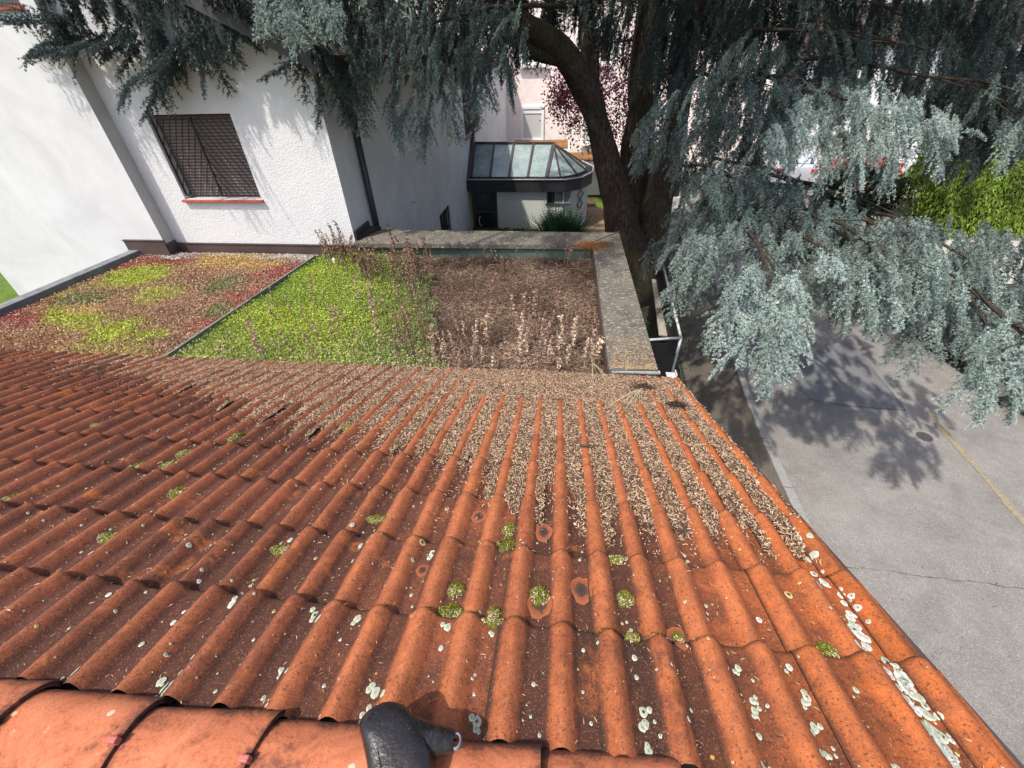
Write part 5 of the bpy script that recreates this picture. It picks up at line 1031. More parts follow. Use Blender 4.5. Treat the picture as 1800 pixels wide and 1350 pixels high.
# low creeping greens behind the parapet
n_ = 5000; P = np.stack([rng.uniform(-2.9, -0.7, n_), rng.uniform(13.8, 15.0, n_), GZ+0.05+rng.random(n_)*0.22], 1); T, C_ = leaves(P, rng.uniform(0.03, 0.06, n_), np.tile(A([0.07, 0.13, 0.04]), (n_, 1)), 0.5, 0.6); tag(tri_obj('garden_undergrowth', T, C_, M['leafy']), 'low green undergrowth at the foot of the conservatory', 'undergrowth', kind='stuff')
n_ = 1800; c0 = atz(1160, 575, -3.3); P = c0+rng.normal(0, 1, (n_, 3))*A([0.22, 0.35, 0.10]); T, C_ = leaves(P, rng.uniform(0.015, 0.03, n_), np.tile(A([0.035, 0.065, 0.02]), (n_, 1)), 0.5, 0.6); b_ = tri_obj('ivy_clump', T, C_, M['leafy']); tag(b_, 'dark green ivy clump at the foot of the cedar inside the enclosure', 'ivy')
n_ = 700; c0 = atz(1172, 646, -3.3); P = c0+rng.normal(0, 1, (n_, 3))*A([0.15, 0.12, 0.08]); T, C_ = leaves(P, rng.uniform(0.012, 0.025, n_), np.tile(A([0.06, 0.11, 0.03]), (n_, 1)), 0.5, 0.6); b_ = tri_obj('weed_clump', T, C_, M['leafy']); tag(b_, 'small green weeds growing below the gutter end', 'weeds')
o = empty('dark_shrub', (11.0, 18.6, GZ), 'low dark bush beside the silver car beyond the cedar', 'shrub'); leaf_blob('foliage', (11.3, 18.0, GZ+0.8), (1.5, 0.9, 0.95), 9000, 0.07, (0.02, 0.035, 0.02), parent=o); mb = MB(); mb.tube([(11.1, 17.6, GZ), (11.1, 17.6, GZ+0.9)], [0.06, 0.03], 7); mb.build('stem', M['twig'], o)
# bright hedge and dark shrubs to the right
HG = empty('hedge', (16, 16.5, GZ), 'bright lime green trimmed hedge across the street', 'hedge'); n_ = 70000
th = rng.random(n_); P = np.stack([rng.uniform(12.4, 22, n_), rng.uniform(14.8, 18.4, n_), np.zeros(n_)], 1); yy_ = (P[:, 1]-16.6)/1.8; P[:, 2] = GZ+0.2+1.9*np.sqrt(np.maximum(0, 1-yy_**4))*np.clip((P[:, 0]-12.2)/0.5, 0, 1)**0.4*(1-rng.random(n_)**2.2)
lum = A([noise.noise(Vector(q*1.1)) for q in P])[:, None]; d = unit(A([[-0.25, -0.5, -0.8]])+rng.normal(0, 0.35, (n_, 3))); L = rng.uniform(0.08, 0.17, (n_, 1)); s = unit(np.cross(d, rot_rand(n_)))*0.022
T = np.stack([P-s, P+s, P+d*L], 1); cc = (A([0.155, 0.235, 0.032])*(1+lum*1.0))*rng.uniform(0.6, 1.3, (n_, 1)); tri_obj('foliage', T, np.clip(cc, 0.01, 1), M['leafy'], HG)
k = Mat('hedge_shade', 0.95, 0.05); k.base((0.025, 0.045, 0.012)); mb = MB(); mb.box(13.3, 22, 15.6, 17.6, GZ, GZ+1.45); mb.build('inner_shade_box', k.m, HG)  # plain dark box, coloured to stand for the shade inside the hedge
o = empty('dark_shrub', (18.5, 21, GZ), 'tall dark evergreen shrub behind the bright hedge', 'shrub'); leaf_blob('foliage', (19.5, 21.5, -1.2), (4.5, 2.4, 2.6), 16000, 0.11, (0.03, 0.06, 0.02), parent=o); mb = MB(); mb.tube([(18.5, 21, GZ), (18.7, 21, -1.5)], [0.15, 0.08], 7); mb.build('trunk', M['bark'], o)
o = empty('yellow_green_shrub', (12.6, 15.2, GZ), 'yellow green leafy shrub rising at the left end of the hedge', 'shrub'); leaf_blob('foliage', (14.0, 17.5, -1.2), (1.6, 1.2, 1.6), 9000, 0.07, (0.14, 0.20, 0.02), parent=o); mb = MB(); mb.tube([(14, 17.5, GZ), (14, 17.5, -1.5)], [0.08, 0.04], 7); mb.build('stem', M['twig'], o)
o = empty('dark_shrub', (23, 14, GZ), 'dark leafy tree at the far right edge behind the car', 'shrub'); leaf_blob('foliage', (22.5, 17.0, -0.2), (3.2, 3.2, 3.2), 14000, 0.12, (0.035, 0.065, 0.025), parent=o); mb = MB(); mb.tube([(22.5, 17, GZ), (22.5, 17, -0.8)], [0.18, 0.1], 7); mb.build('trunk', M['bark'], o)

# purple beech
PB = empty('purple_beech', (4.6, 19.5, GZ), 'dark purple leaved beech behind the cedar trunk', 'tree')
mb = MB(); mb.tube([(5.0, 20, GZ), (4.9, 20, -1.5), (4.4, 20, 1.5), (4.2, 20, 4)], [0.22, 0.18, 0.13, 0.07], 9, 0.2); mb.build('trunk', M['bark'], PB, True)
mb = MB()
for tx in ((1.2, 20, -0.2), (0.3, 19.5, 1.5), (6.5, 19.2, 1.0), (3.0, 19.2, -1.4)): mb.tube([(4.6, 20, 0.3), ((4.6+tx[0])/2, 19.9, tx[2]*0.5+0.9), tx], [0.09, 0.05, 0.015], 6)
mb.build('limb', M['bark'], PB, True)
T_ = []; C_ = []
for (c0, rd, n_) in (((-0.1, 19.2, 0.05), (0.75, 0.6, 1.1), 1500), ((0.35, 19.2, -0.9), (0.45, 0.5, 0.6), 160), ((1.1, 19.2, 0.1), (1.3, 0.9, 1.7), 4200), ((1.6, 19.3, -1.4), (0.8, 0.7, 0.9), 1500), ((3.0, 19.4, 0.2), (1.1, 0.9, 3.0), 8000), ((5.5, 19.2, 2.0), (3.0, 1.2, 2.6), 8500), ((3.2, 19.4, 4.0), (3.5, 1.2, 2.2), 6000), ((3.3, 19.2, -2.1), (0.7, 0.6, 0.9), 1500)):
    d = rot_rand(n_)*rng.random((n_, 1))**0.75; d = d*(1+0.5*A([noise.noise(Vector(q*4)) for q in d])[:, None]); P = A(c0)+d*A(rd); a, b = leaves(P, rng.uniform(0.035, 0.07, n_), np.tile(A([0.10, 0.026, 0.042]), (n_, 1))*rng.uniform(0.4, 2.0, (n_, 1)), 0.2, 0.6); T_.append(a); C_.append(b)
tri_obj('crown', np.concatenate(T_), np.concatenate(C_), M['leafy'], PB)
o = empty('light_green_shrub', (3.3, 16.5, GZ), 'light green leafy shrub glimpsed between the cedar stems', 'shrub'); leaf_blob('foliage', (2.9, 17.0, -1.9), (0.6, 0.6, 1.3), 3500, 0.05, (0.12, 0.20, 0.03), parent=o); mb = MB(); mb.tube([(2.9, 17, GZ), (2.9, 17, -2)], [0.04, 0.02], 5); mb.build('stem', M['twig'], o)

# ================================================================== THE CEDAR
CED = empty('cedar_tree', (1.9, 10.3, GZ), 'large blue cedar with several dark stems and drooping grey green boughs over the garage', 'tree')
def limb(name, pts, rs, n_=14, jit=0.25):
    mb = MB(); P = [Vector(p) for p in pts]; out = []; ro = []
    for i in range(len(P)-1):
        for t in np.linspace(0, 1, 6, endpoint=False):
            p0, p1, p2, p3 = P[max(i-1, 0)], P[i], P[i+1], P[min(i+2, len(P)-1)]
            out.append(0.5*((2*p1)+(-p0+p2)*t+(2*p0-5*p1+4*p2-p3)*t*t+(-p0+3*p1-3*p2+p3)*t**3)); ro.append(rs[i]*(1-t)+rs[i+1]*t)
    out.append(P[-1]); ro.append(rs[-1]); mb.tube(out, ro, n_, jit); return mb.build(name, M['bark'], CED, True)
TY = 10.0
limb('trunk', [(1.95, 10.0, GZ-0.1), (1.88, 9.95, -3.0), aty(1095, 400, 9.9), aty(1082, 345, 9.8), aty(1064, 280, 9.7), aty(1048, 200, 9.5), aty(1017, 133, 9.3), aty(978, 82, 9.0), aty(925, 45, 8.6), aty(850, -20, 8.2), (-2.6, 7.6, 3.4)], [0.66, 0.56, 0.42, 0.32, 0.25, 0.23, 0.22, 0.21, 0.17, 0.13, 0.09], 22, 0.3)
limb('trunk', [(2.35, 10.2, GZ-0.1), (2.35, 10.2, -3.0), aty(1148, 400, 10.1), aty(1162, 335, 10.1), aty(1176, 270, 10.1), aty(1190, 190, 10.2), aty(1208, 90, 10.2), (2.9, 10.2, 4.5), (3.0, 10.2, 7)], [0.58, 0.50, 0.37, 0.31, 0.26, 0.22, 0.20, 0.17, 0.08], 20, 0.3)
limb('trunk', [(2.05, 10.55, GZ-0.1), (2.05, 10.55, -2.5), aty(1112, 370, 10.6), aty(1116, 290, 10.7), aty(1126, 200, 10.8), aty(1130, 100, 10.8), (1.7, 10.8, 5), (1.7, 10.8, 8)], [0.62, 0.54, 0.43, 0.34, 0.29, 0.24, 0.2, 0.08], 20, 0.3)
limb('limb', [aty(1040, 200, 9.5), aty(1038, 120, 9.6), aty(1030, 50, 9.7), aty(1035, -30, 9.7), (0.6, 9.6, 4.2)], [0.13, 0.15, 0.13, 0.11, 0.06], 12)
limb('limb', [aty(985, 95, 9.1), aty(930, 85, 8.8), aty(895, 60, 8.4), aty(860, 10, 8.0)], [0.20, 0.13, 0.09, 0.06], 10)

def needles(P, AX, scale, col, K=12):
    """rosettes: P centres (n,3), AX outward axes; K tapering needles each"""
    n_ = len(P)
    d = unit(rng.normal(size=(n_, K, 3))*0.80+AX[:, None]*0.60); L = (0.021*rng.uniform(0.75, 1.2, (n_, K, 1)))*scale[:, None, None]; s = unit(np.cross(d, unit(rng.normal(size=(n_, K, 3)))))*0.0030*scale[:, None, None]
    b = P[:, None]
    T = np.stack([b-s, b+s, b+d*L], 2); cc = np.repeat(col[:, None], K, 1)*rng.uniform(0.72, 1.28, (n_, K, 1))
    return T.reshape(-1, 3, 3), cc.reshape(-1, 3)
def shoot(p, d, L, ts, droop, step=0.019):
    n_ = max(3, int(L/(step*ts))); pos = A(p, dtype=float); dd = unit(A(d, dtype=float)); pts = [pos.copy()]; g = A([0, 0, -0.050*droop*ts]); W_ = rng.normal(0, 0.05, (n_, 3))
    for i in range(n_):
        dd = dd+g+W_[i]; dd = dd/math.sqrt(dd @ dd); pos = pos+dd*step*ts; pts.append(pos)
    return A(pts)
class Foliage:
    def __init__(s): s.P = []; s.A = []; s.C = []; s.S = []; s.W = []; s.WC = []
    def rope(s, pts, col, ts, per=3, rad=0.017, tip=True):
        n_ = len(pts); q = np.linspace(0, 1, n_)
        for j in range(per):
            a = unit(rng.normal(size=(n_, 3))+A([0, 0, 0.35])); r_ = (rad*(1-0.75*q)+0.002)[:, None]*ts; k_ = rng.random(n_) < (1-0.35*q)
            s.P.append((pts+a*r_*rng.uniform(0.5, 1.2, (n_, 1)))[k_]); s.A.append(a[k_]); s.S.append((ts*(1-0.32*q)*rng.uniform(0.8, 1.2, n_))[k_])
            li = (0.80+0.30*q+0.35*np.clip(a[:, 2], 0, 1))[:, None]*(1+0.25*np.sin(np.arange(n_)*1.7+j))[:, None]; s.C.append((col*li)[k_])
        l2 = pts[::5] if n_ > 8 else pts[::2]
        if len(l2) > 1:
            w = A([0.0028, 0, 0])*ts; w2 = A([0, 0.0028, 0])*ts
            for ww in (w, w2):
                s.W.append(np.stack([l2[:-1]-ww, l2[:-1]+ww, l2[1:]], 1)); s.WC.append(np.tile(A([0.055, 0.040, 0.030]), (len(l2)-1, 1)))
        if tip:
            e = pts[-1]; d = unit(pts[-1]-pts[-2]); w = unit(np.cross(d, A([0.3, 0.2, 0.9])))*0.0022*ts; s.W.append((A([e-w, e+w, e+d*0.035*ts]))[None]); s.WC.append(A([[0.34, 0.40, 0.25]]))
    def spray(s, p, d, L, col, ts=1.0, droop=1.0, per=3, dens=1.0):
        """a main shoot with side shoots left and right, tapering to a point"""
        main = shoot(p, d, L, ts, droop); s.rope(main, col, ts, per); n_ = len(main)
        gap = max(2, int(0.055/0.019/dens)); sgn = random.choice((-1, 1)); d0 = unit(main[-1]-main[0]); side = unit(np.cross(d0, A([0, 0, 1])+rng.normal(0, 0.25, 3)))
        for i in range(gap, int(n_*0.9), gap):
            sgn = -sgn; t = i/n_; dl = unit(main[min(i+1, n_-1)]-main[i-1]); ll = L*(0.50*(1-t)**0.8+0.04)*random.uniform(0.7, 1.2)
            if ll < 0.03: continue
            dd = unit(dl*0.85+side*sgn*random.uniform(0.55, 1.0)+A([0, 0, -0.12])); sh = shoot(main[i], dd, ll, ts, droop*1.1); s.rope(sh, col*random.uniform(0.85, 1.15), ts, per, tip=ll > 0.06)
    def build(s, name, K=11, label=None):
        T, C_ = needles(np.concatenate(s.P), np.concatenate(s.A), np.concatenate(s.S), np.concatenate(s.C), K); T = np.concatenate([T]+s.W); C_ = np.concatenate([C_]+s.WC)
        o = tri_obj(name, T, np.clip(C_, 0.006, 0.6), M['needle'], CED)
        if label: o['label'] = label
        return o
def inpoly(x, y, poly):
    c = False; j = len(poly)-1
    for i in range(len(poly)):
        if (poly[i][1] > y) != (poly[j][1] > y) and x < (poly[j][0]-poly[i][0])*(y-poly[i][1])/(poly[j][1]-poly[i][1])+poly[i][0]: c = not c
        j = i
    return c
GLAUC = A([0.275, 0.345, 0.312]); DUSK_SHADE = A([0.125, 0.168, 0.155]); DEEP_SHADE = A([0.040, 0.058, 0.055])  # one needle colour, then two copies darkened for the shaded boughs
NT = [0]
def bough(poly, depth, n_, dirfn, L=(0.3, 0.6), col=GLAUC, colvar=0.35, thick=0.4, ts=1.22, droop=1.0, extra=(), per=3, K=11, root=None, dens=1.0, nb=5, plane=False):
    """fills one bough with drooping sprays standing at their own real distances"""
    xs = [p[0] for p in poly]; ys_ = [p[1] for p in poly]; fo = Foliage(); S = []; k_ = 0
    while k_ < n_:
        x, y = random.uniform(min(xs), max(xs)), random.uniform(min(ys_), max(ys_))
        if not inpoly(x, y, poly): continue
        P = atd(x, y, depth(x, y)+random.uniform(-thick, thick)); lum = 0.5+0.5*noise.noise(Vector(P)*1.6)
        S.append(P); fo.spray(P, unit(A(dirfn(x, y, P))+rng.normal(0, 0.22, 3)), random.uniform(*L), col*(1+colvar*random.uniform(-1, 1))*(0.6+0.8*lum), ts, droop, per, dens); k_ += 1
    for (x, y, x2, y2, dl) in extra:
        d = depth(x, y)+dl; P = atd(x, y, d); Q = atd(x2, y2, depth(x2, y2)+dl if plane else d-0.05); v_ = Q-P; fo.spray(P, unit(v_)+A([0, 0, 0.10]), float(np.linalg.norm(v_))*1.02, col*random.uniform(0.9, 1.15), ts, droop*(0.12 if plane else 0.6), per, dens*1.1)
    NT[0] += sum(len(a) for a in fo.P)*K; fo.build('foliage', K)
    if root is not None:
        R0 = Vector(root); hub = Vector(np.mean(A(S), axis=0))+Vector((0, 0, 0.1)); mb = MB(); md = (R0+hub)/2+Vector((0, 0, 0.2)); pts = [R0*(1-t)**2+md*2*t*(1-t)+hub*t*t+Vector((noise.noise(Vector((t*4, root[0], 0))), noise.noise(Vector((t*4, root[1], 5))), noise.noise(Vector((t*4, root[2], 9)))))*0.12*math.sin(t*3.1) for t in np.linspace(0, 1, 14)]; mb.tube(pts, list(np.linspace(0.036, 0.014, 14)), 7)
        for i in rng.choice(len(S), min(nb, len(S)), replace=False):
            q = Vector(S[i]); st_ = pts[random.randint(7, 13)]; md = (st_+q)/2+Vector((0, 0, 0.06)); mb.tube([st_*(1-t)**2+md*2*t*(1-t)+q*t*t for t in np.linspace(0, 1, 8)], list(np.linspace(0.012, 0.003, 8)), 5)
        mb.build('branch', M['bark'], CED, True)
def onY(Y):
    return lambda x, y: (Y-CAM[1])/ray(x, y)[1]
# backing: the shaded inside of the crown far behind
bough([(560, -60), (1000, -60), (990, 20), (900, 40), (760, 40), (620, 30)], lambda x, y: 8.6, 60, lambda x, y, P: (-0.2, -0.1, -0.8), (0.8, 1.3), DEEP_SHADE*0.7, 0.3, 0.5, ts=3.2, K=9, per=3, dens=1.4)
bough([(1130, -60), (1860, -60), (1860, 150), (1700, 170), (1560, 110), (1440, 170), (1330, 210), (1200, 200)], lambda x, y: 11.0, 190, lambda x, y, P: (0.2, -0.1, -0.8), (0.9, 1.5), DEEP_SHADE*0.75, 0.3, 0.8, ts=3.6, K=9, per=3, dens=1.4)
bough([(1600, 120), (1860, 120), (1860, 260), (1760, 240), (1680, 230)], lambda x, y: 9.5, 30, lambda x, y, P: (0.2, -0.1, -0.8), (0.8, 1.2), DEEP_SHADE*0.8, 0.3, 0.6, ts=3.0, K=9, dens=1.3)
# boughs with shade put into their colour across the upper left, close in front of the white wall
bough([(20, -70), (540, -70), (520, 10), (470, 30), (420, 50), (385, 80), (330, 95), (255, 70), (190, 35), (90, 5)], (lambda x, y: onY(5.78 if x < 160 else 5.95)(x, y)), 150, lambda x, y, P: (-0.30+0.6*(x-240)/300, 0.0, -0.8), (0.22, 0.42), DEEP_SHADE*1.4, 0.3, 0.06, root=(-2.6, 7.4, 3.2), plane=True,
      extra=[(150, 40, 5, 60, 0), (170, 60, 25, 95, 0.05), (190, 60, 70, 125, 0), (210, 70, 112, 120, -0.1), (220, 50, 165, 110, 0), (250, 70, 212, 138, 0), (320, 90, 222, 180, 0), (330, 100, 235, 188, 0.1), (320, 60, 300, 200, 0), (305, 90, 318, 196, 0.1), (350, 70, 345, 172, 0), (370, 70, 395, 178, 0), (390, 60, 440, 122, 0), (400, 50, 465, 104, 0), (270, 30, 275, 175, 0), (380, 80, 350, 150, 0), (140, 20, 60, 80, 0), (240, 60, 180, 100, 0)])
bough([(310, -70), (640, -70), (610, 60), (540, 40), (460, 20), (380, -10)], onY(5.70), 85, lambda x, y, P: (0.1, 0.0, -0.8), (0.22, 0.36), DEEP_SHADE*0.9, 0.3, 0.05, plane=True)
bough([(430, -40), (640, -40), (610, 40), (560, 50), (500, 50), (450, 35)], lambda x, y: 3.9, 26, lambda x, y, P: (0.15, -0.35, -0.6), (0.16, 0.34), GLAUC*0.9, 0.2, 0.18, root=(-1.5, 6.0, 2.3),
      extra=[(530, 20, 505, 98, 0), (550, 20, 568, 76, 0), (560, 0, 608, 70, 0), (470, 0, 440, 60, 0), (500, 0, 520, 90, 0), (480, 10, 462, 62, 0)])
bough([(470, -30), (640, -30), (640, 90), (590, 115), (540, 90), (500, 40)], onY(5.95), 34, lambda x, y, P: (-0.05, -0.1, -0.8), (0.25, 0.42), DEEP_SHADE*1.2, 0.3, 0.10, root=(-0.9, 8.2, 2.2), plane=True, extra=[(545, 80, 493, 185, 0), (530, 90, 528, 188, 0), (560, 120, 570, 235, 0), (580, 120, 608, 245, 0), (510, 40, 500, 110, 0)])
# boughs before the east wall
CC_ = lambda x, y: 5.6+0.001*(x-560)
bough([(540, 90), (640, 20), (900, -30), (930, 40), (920, 75), (880, 90), (800, 125), (760, 145), (700, 150), (640, 130), (590, 130), (560, 110)], CC_, 150, lambda x, y, P: (-0.35, -0.35, -0.75), (0.28, 0.5), DUSK_SHADE, 0.4, 0.4, root=(0.0, 8.8, 1.9),
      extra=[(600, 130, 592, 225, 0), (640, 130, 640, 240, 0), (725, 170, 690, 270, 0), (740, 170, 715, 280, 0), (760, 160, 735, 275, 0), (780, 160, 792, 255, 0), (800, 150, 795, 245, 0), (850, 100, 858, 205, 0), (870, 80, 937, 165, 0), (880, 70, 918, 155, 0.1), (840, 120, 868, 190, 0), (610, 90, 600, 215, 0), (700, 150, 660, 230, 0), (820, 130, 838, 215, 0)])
bough([(600, -50), (960, -50), (950, 50), (880, 80), (740, 60), (620, 40)], lambda x, y: 7.2, 90, lambda x, y, P: (-0.2, -0.1, -0.8), (0.5, 0.9), DEEP_SHADE*0.8, 0.3, 0.5, ts=1.7, root=(0.3, 9.3, 2.6), K=9)
# top centre, hanging before the trunks
bough([(930, -60), (1330, -60), (1320, 80), (1240, 130), (1180, 150), (1120, 90), (1060, 70), (1000, 10), (940, 0)], lambda x, y: 7.6-0.002*(x-930), 130, lambda x, y, P: (-0.1, -0.2, -0.85), (0.4, 0.8), DEEP_SHADE*1.1, 0.35, 0.4, ts=1.4, root=(1.7, 10.5, 2.6), K=9)
# boughs right of the trunks
bough([(1160, 150), (1330, 40), (1420, 100), (1400, 220), (1330, 250), (1240, 230), (1190, 240), (1150, 230), (1130, 200)], lambda x, y: 6.0, 110, lambda x, y, P: (-0.40, -0.45, -0.65), (0.3, 0.6), DUSK_SHADE*0.95, 0.4, 0.5, root=(2.3, 10.0, 0.8),
      extra=[(1150, 220, 1098, 300, 0), (1160, 230, 1105, 290, 0), (1200, 230, 1195, 320, 0), (1230, 220, 1200, 290, 0), (1165, 180, 1125, 225, 0)])
bough([(1300, -60), (1860, -60), (1860, 180), (1700, 190), (1560, 110), (1430, 160), (1330, 150)], lambda x, y: 8.2, 240, lambda x, y, P: (0.25, -0.25, -0.75), (0.5, 0.9), DEEP_SHADE*1.1, 0.45, 0.7, ts=1.8, root=(2.9, 10.2, 2.2), K=9)
bough([(1380, 40), (1860, 60), (1860, 170), (1600, 120), (1480, 160), (1370, 170)], lambda x, y: 6.8, 90, lambda x, y, P: (0.3, -0.35, -0.6), (0.4, 0.7), DEEP_SHADE*1.6, 0.4, 0.5, ts=1.25, root=(2.9, 10.2, 1.6), K=9)
bough([(1200, 270), (1330, 240), (1420, 320), (1500, 380), (1540, 430), (1400, 440), (1270, 400), (1200, 440), (1140, 430), (1200, 350)], lambda x, y: 6.2, 175, lambda x, y, P: (-0.2, -0.35, -0.7), (0.3, 0.6), DUSK_SHADE*0.95, 0.35, 0.5, root=(2.5, 9.9, -0.6),
      extra=[(1240, 290, 1203, 345, 0), (1250, 290, 1200, 335, 0), (1250, 340, 1180, 415, 0), (1210, 400, 1135, 450, 0)])
bough([(1240, 290), (1330, 270), (1420, 330), (1400, 400), (1300, 400), (1240, 360)], lambda x, y: 5.5, 60, lambda x, y, P: (-0.1, -0.4, -0.65), (0.3, 0.5), DUSK_SHADE*1.1, 0.3, 0.35)
bough([(1410, 350), (1480, 345), (1570, 380), (1650, 385), (1560, 420), (1430, 410)], lambda x, y: 5.6, 55, lambda x, y, P: (0.05, -0.45, -0.6), (0.25, 0.45), DUSK_SHADE*1.3, 0.3, 0.3)
bough([(1600, 230), (1700, 240), (1740, 290), (1660, 300)], lambda x, y: 6.6, 16, lambda x, y, P: (0.1, -0.3, -0.7), (0.25, 0.4), DEEP_SHADE*1.6, 0.3, 0.3)
# sunlit bough in the upper right
bough([(1350, 210), (1430, 160), (1540, 140), (1640, 170), (1690, 200), (1640, 230), (1560, 230), (1500, 260), (1440, 240), (1380, 260), (1340, 260)], lambda x, y: 5.3, 100, lambda x, y, P: (0.25, -0.5, -0.5), (0.25, 0.5), GLAUC*1.1, 0.25, 0.3, root=(3.0, 9.9, 0.9),
      extra=[(1540, 190, 1620, 340, 0), (1550, 200, 1605, 320, 0), (1600, 180, 1615, 290, 0), (1640, 190, 1735, 285, 0), (1640, 200, 1695, 270, 0), (1500, 220, 1540, 330, 0), (1450, 220, 1455, 320, 0), (1400, 220, 1330, 285, 0), (1480, 220, 1470, 340, 0), (1700, 230, 1740, 240, 0), (1520, 210, 1500, 350, 0), (1790, 220, 1755, 300, 0.2), (1810, 200, 1790, 260, 0.2)])
bough([(1340, 140), (1520, 120), (1560, 150), (1440, 180), (1360, 220), (1310, 240)], lambda x, y: 5.9, 50, lambda x, y, P: (0.1, -0.4, -0.6), (0.3, 0.5), DUSK_SHADE*1.2, 0.3, 0.4, root=(3.0, 9.9, 0.9))
bough([(1700, 130), (1860, 110), (1860, 270), (1760, 230)], lambda x, y: 5.6, 30, lambda x, y, P: (0.1, -0.4, -0.6), (0.3, 0.45), DUSK_SHADE*1.1, 0.3, 0.3, root=(3.5, 9.6, 1.2))
# the big low bough over the street
E1 = lambda x, y: 4.75+0.0016*max(0, 560-y)-0.0003*(x-1400)
bough([(1200, 400), (1290, 390), (1400, 400), (1560, 390), (1640, 380), (1660, 450), (1640, 520), (1560, 520), (1480, 520), (1400, 520), (1340, 520), (1270, 470), (1200, 470), (1175, 450)], E1, 190, lambda x, y, P: (-0.15, -0.55, -0.6), (0.25, 0.5), GLAUC*0.68, 0.4, 0.35, root=(2.7, 9.6, -0.9),
      extra=[(1220, 470, 1150, 520, 0), (1220, 470, 1155, 560, 0), (1280, 530, 1222, 612, -0.1), (1240, 470, 1235, 540, 0), (1210, 480, 1220, 550, 0)])
bough([(1270, 500), (1330, 460), (1400, 480), (1410, 530), (1390, 560), (1340, 580), (1300, 560), (1270, 535)], lambda x, y: 4.15, 52, lambda x, y, P: (-0.15, -0.7, -0.5), (0.22, 0.42), GLAUC*1.15, 0.2, 0.2, root=(2.9, 7.5, -0.8),
      extra=[(1340, 560, 1245, 655, 0), (1350, 580, 1350, 700, -0.05), (1360, 570, 1365, 714, -0.1), (1370, 570, 1405, 690, 0), (1380, 570, 1425, 665, 0), (1310, 530, 1218, 612, 0), (1340, 590, 1335, 680, 0), (1310, 570, 1290, 650, 0), (1385, 560, 1440, 640, 0.1), (1390, 530, 1445, 600, 0.1)])
bough([(1440, 430), (1640, 410), (1660, 490), (1580, 530), (1500, 540), (1440, 520)], lambda x, y: 4.4, 70, lambda x, y, P: (0.05, -0.65, -0.55), (0.25, 0.42), GLAUC*0.92, 0.3, 0.25, root=(3.6, 7.8, -0.7),
      extra=[(1530, 470, 1580, 580, 0), (1540, 480, 1560, 600, 0), (1500, 470, 1460, 560, 0), (1570, 500, 1575, 590, 0), (1490, 520, 1500, 600, 0.1), (1630, 430, 1640, 530, 0), (1600, 450, 1640, 540, 0)])
bough([(1540, 385), (1640, 375), (1800, 400), (1860, 410), (1860, 540), (1790, 610), (1720, 600), (1660, 560), (1580, 560), (1560, 460)], lambda x, y: 4.95-0.0008*(y-400), 170, lambda x, y, P: (0.22, -0.5, -0.55), (0.25, 0.5), GLAUC*0.78, 0.4, 0.35, root=(3.8, 8.6, -0.5),
      extra=[(1610, 560, 1585, 650, 0), (1650, 580, 1582, 657, -0.1), (1650, 590, 1660, 650, 0), (1560, 540, 1570, 600, 0)])
bough([(1690, 590), (1790, 550), (1860, 550), (1860, 670), (1790, 670), (1730, 650)], lambda x, y: 4.2, 50, lambda x, y, P: (-0.1, -0.6, -0.55), (0.25, 0.42), GLAUC*1.1, 0.25, 0.25, root=(4.3, 6.5, -0.6),
      extra=[(1770, 640, 1652, 697, 0), (1740, 660, 1746, 762, 0), (1740, 670, 1705, 720, 0), (1790, 650, 1775, 752, 0), (1800, 660, 1798, 725, 0), (1745, 670, 1735, 745, 0)])
bough([(1400, 290), (1500, 320), (1560, 370), (1700, 390), (1800, 410), (1860, 470), (1600, 480), (1420, 420)], lambda x, y: 6.6, 50, lambda x, y, P: (0.2, -0.3, -0.7), (0.4, 0.6), DEEP_SHADE*1.3, 0.3, 0.4, ts=1.3, root=(2.9, 9.9, -0.4), K=9)
# unseen crown added above the view, shaped to shade trunks, boughs and rear bed
fo = Foliage(); cnt = 0
while cnt < 800:
    X, Y, Z = random.uniform(-4.2, 7.5), random.uniform(3.1, 15), random.uniform(2.7, 7.5)
    if ((X-1.6)/6.2)**2+((Y-9.3)/6.5)**2 > 1-(Z-2.7)*0.09: continue
    if X > 1.5 and Y < 5.6+0.30*(X-1.5): continue
    if X < -2.2: continue
    if Y < 3.3+max(0, -X-1.5)*0.5: continue
    fo.spray(A([X, Y, Z]), unit(A([X-2, (Y-10), -2.0])*0.2+rng.normal(0, 0.3, 3)), random.uniform(0.9, 1.5), DUSK_SHADE, 4.5, 0.5, 2, 1.0); cnt += 1
fo.build('unseen_shade_foliage', 7)
mb = MB()
for i in range(22):
    a = i*2.4; z = 3.2+0.2*i; R_ = 5.5-0.4*(z-2.6)+0.5; mb.tube([(2.2, 10.3, z-0.6), (2.2+R_*0.5*math.cos(a), 10.3+R_*0.5*math.sin(a), z+0.1), (2.2+R_*math.cos(a), 10.3+R_*0.85*math.sin(a), z)], [0.10, 0.06, 0.015], 6)
mb.build('upper_branches', M['bark'], CED, True)
print('needle count', NT[0])

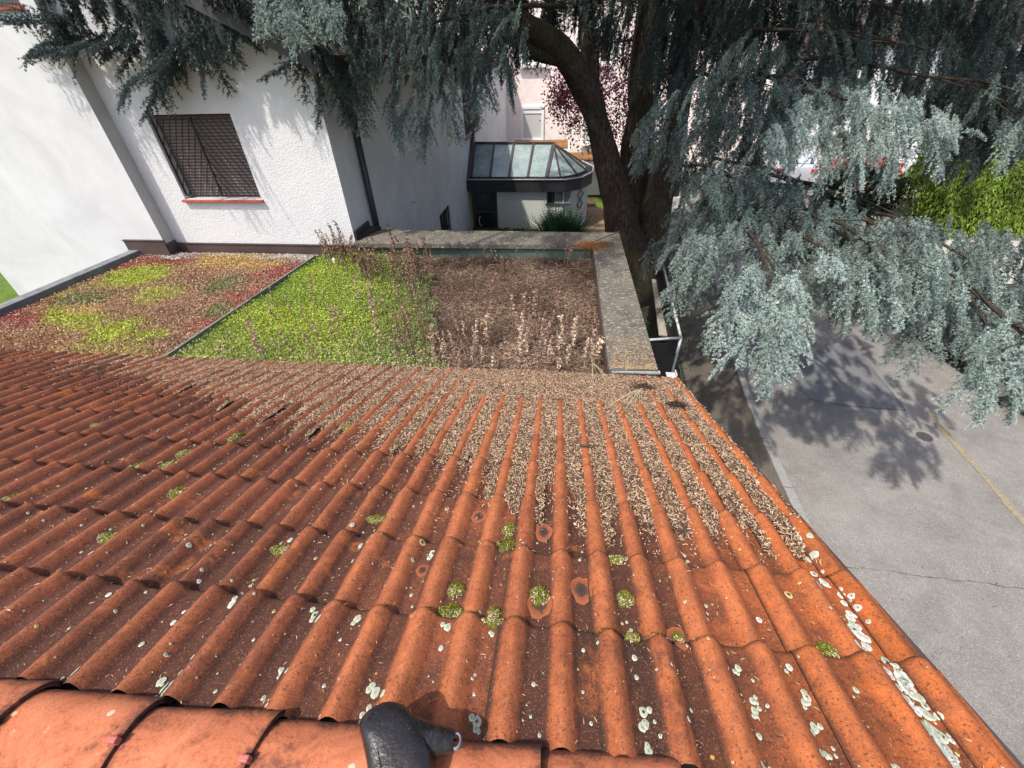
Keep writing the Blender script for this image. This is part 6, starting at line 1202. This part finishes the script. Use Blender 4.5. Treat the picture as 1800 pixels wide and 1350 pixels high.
# ================================================================== BLACK RUBBER TOOL HEAD ON THE RIDGE
tz = 0.07
TB = atz(700, 1300, tz); TO = empty('tool_head', tuple(TB), 'black rubber tool head with tapering neck and small metal ring on the ridge tiles', 'tool')
def px(x, y, z): return atz(x, y, z)
outline = [(632, 1278), (640, 1262), (656, 1247), (678, 1236), (698, 1234), (716, 1243), (732, 1264), (746, 1290), (760, 1316), (764, 1370), (720, 1420), (655, 1420), (650, 1360), (641, 1310)]
def resample(pts, n_, it=1):
    P = A(pts+[pts[0]], dtype=float); d = np.concatenate([[0], np.cumsum(np.linalg.norm(np.diff(P, axis=0), axis=1))]); t = np.linspace(0, d[-1], n_, endpoint=False)
    Q = np.stack([np.interp(t, d, P[:, 0]), np.interp(t, d, P[:, 1])], 1)
    for _ in range(it): Q = (np.roll(Q, 1, 0)+2*Q+np.roll(Q, -1, 0))/4
    return Q
n_ = 64; ol = resample(outline, n_, 3); zr = 0.075; W3 = A([px(x, y, zr) for x, y in ol]); ctr = A(px(700, 1325, zr)); Vv = []
prof_ = [(0.030, 0.86), (0.045, 0.95), (0.065, 0.995), (0.080, 1.0), (0.094, 0.975), (0.104, 0.92), (0.111, 0.83), (0.116, 0.70), (0.119, 0.50), (0.121, 0.25), (0.1215, 0.04)]
for z, sc_ in prof_:
    R3 = ctr+(W3-ctr)*sc_; R3[:, 2] = z-(R3[:, 0]-ctr[0])*0.10*(z-0.03)/0.09; Vv.append(R3)
Vv = np.concatenate(Vv); Fc = []
for i in range(len(prof_)-1):
    for j in range(n_): Fc.append([i*n_+j, (i+1)*n_+j, (i+1)*n_+(j+1) % n_, i*n_+(j+1) % n_])
Fc.append([j for j in range(n_)]); Fc.append([(len(prof_)-1)*n_+j for j in range(n_)][::-1])
hd = mesh_obj('head', Vv, Fc, M['rubber'], TO, True)
bm_ = bmesh.new(); bm_.from_mesh(hd.data); bmesh.ops.recalc_face_normals(bm_, faces=bm_.faces); bm_.to_mesh(hd.data); bm_.free()
def top(x, y):      # point on the head's upper skin under a sight line
    p = A(px(x, y, 0.118)); return p
# neck: broad at the head, ribbed, narrowing to the ring
a0, a1 = A(px(722, 1300, 0.066)), A(px(797, 1303, 0.052)); mb = MB(); tt = np.linspace(0, 1, 15); pts = [a0*(1-t)+a1*t for t in tt]; mb.tube(pts, [0.046-0.024*t**0.8+(0.0016 if i % 3 == 0 else 0) for i, t in enumerate(tt)], 26); nk = mb.build('neck', M['rubber'], TO, True)
mb = MB(); c0 = A(px(802, 1303, 0.055))
for off_, rr in ((0.0, 0.015), (0.006, 0.0135), (-0.005, 0.013)): mb.tube([c0+A([rr*0.75*math.cos(t), rr*math.sin(t), off_]) for t in np.linspace(-2.3, 2.3, 18)], 0.0028, 8)
mb.build('ring', M['steel'], TO, True)
mb = MB(); mb.tube([tuple(top(x, y)+A([0, 0, 0.0035])) for x, y in ((650, 1262), (653, 1275), (659, 1298), (666, 1325), (671, 1352))], 0.0014, 6); mb.build('seam', M['black'], TO, True)
mb = MB(); mb.tube([tuple(top(x, y)+A([0, 0, -0.001])) for x, y in ((677, 1259), (680, 1264), (684, 1269))], [0.0015, 0.0035, 0.0025], 8); mb.build('dimple', M['black'], TO, True)
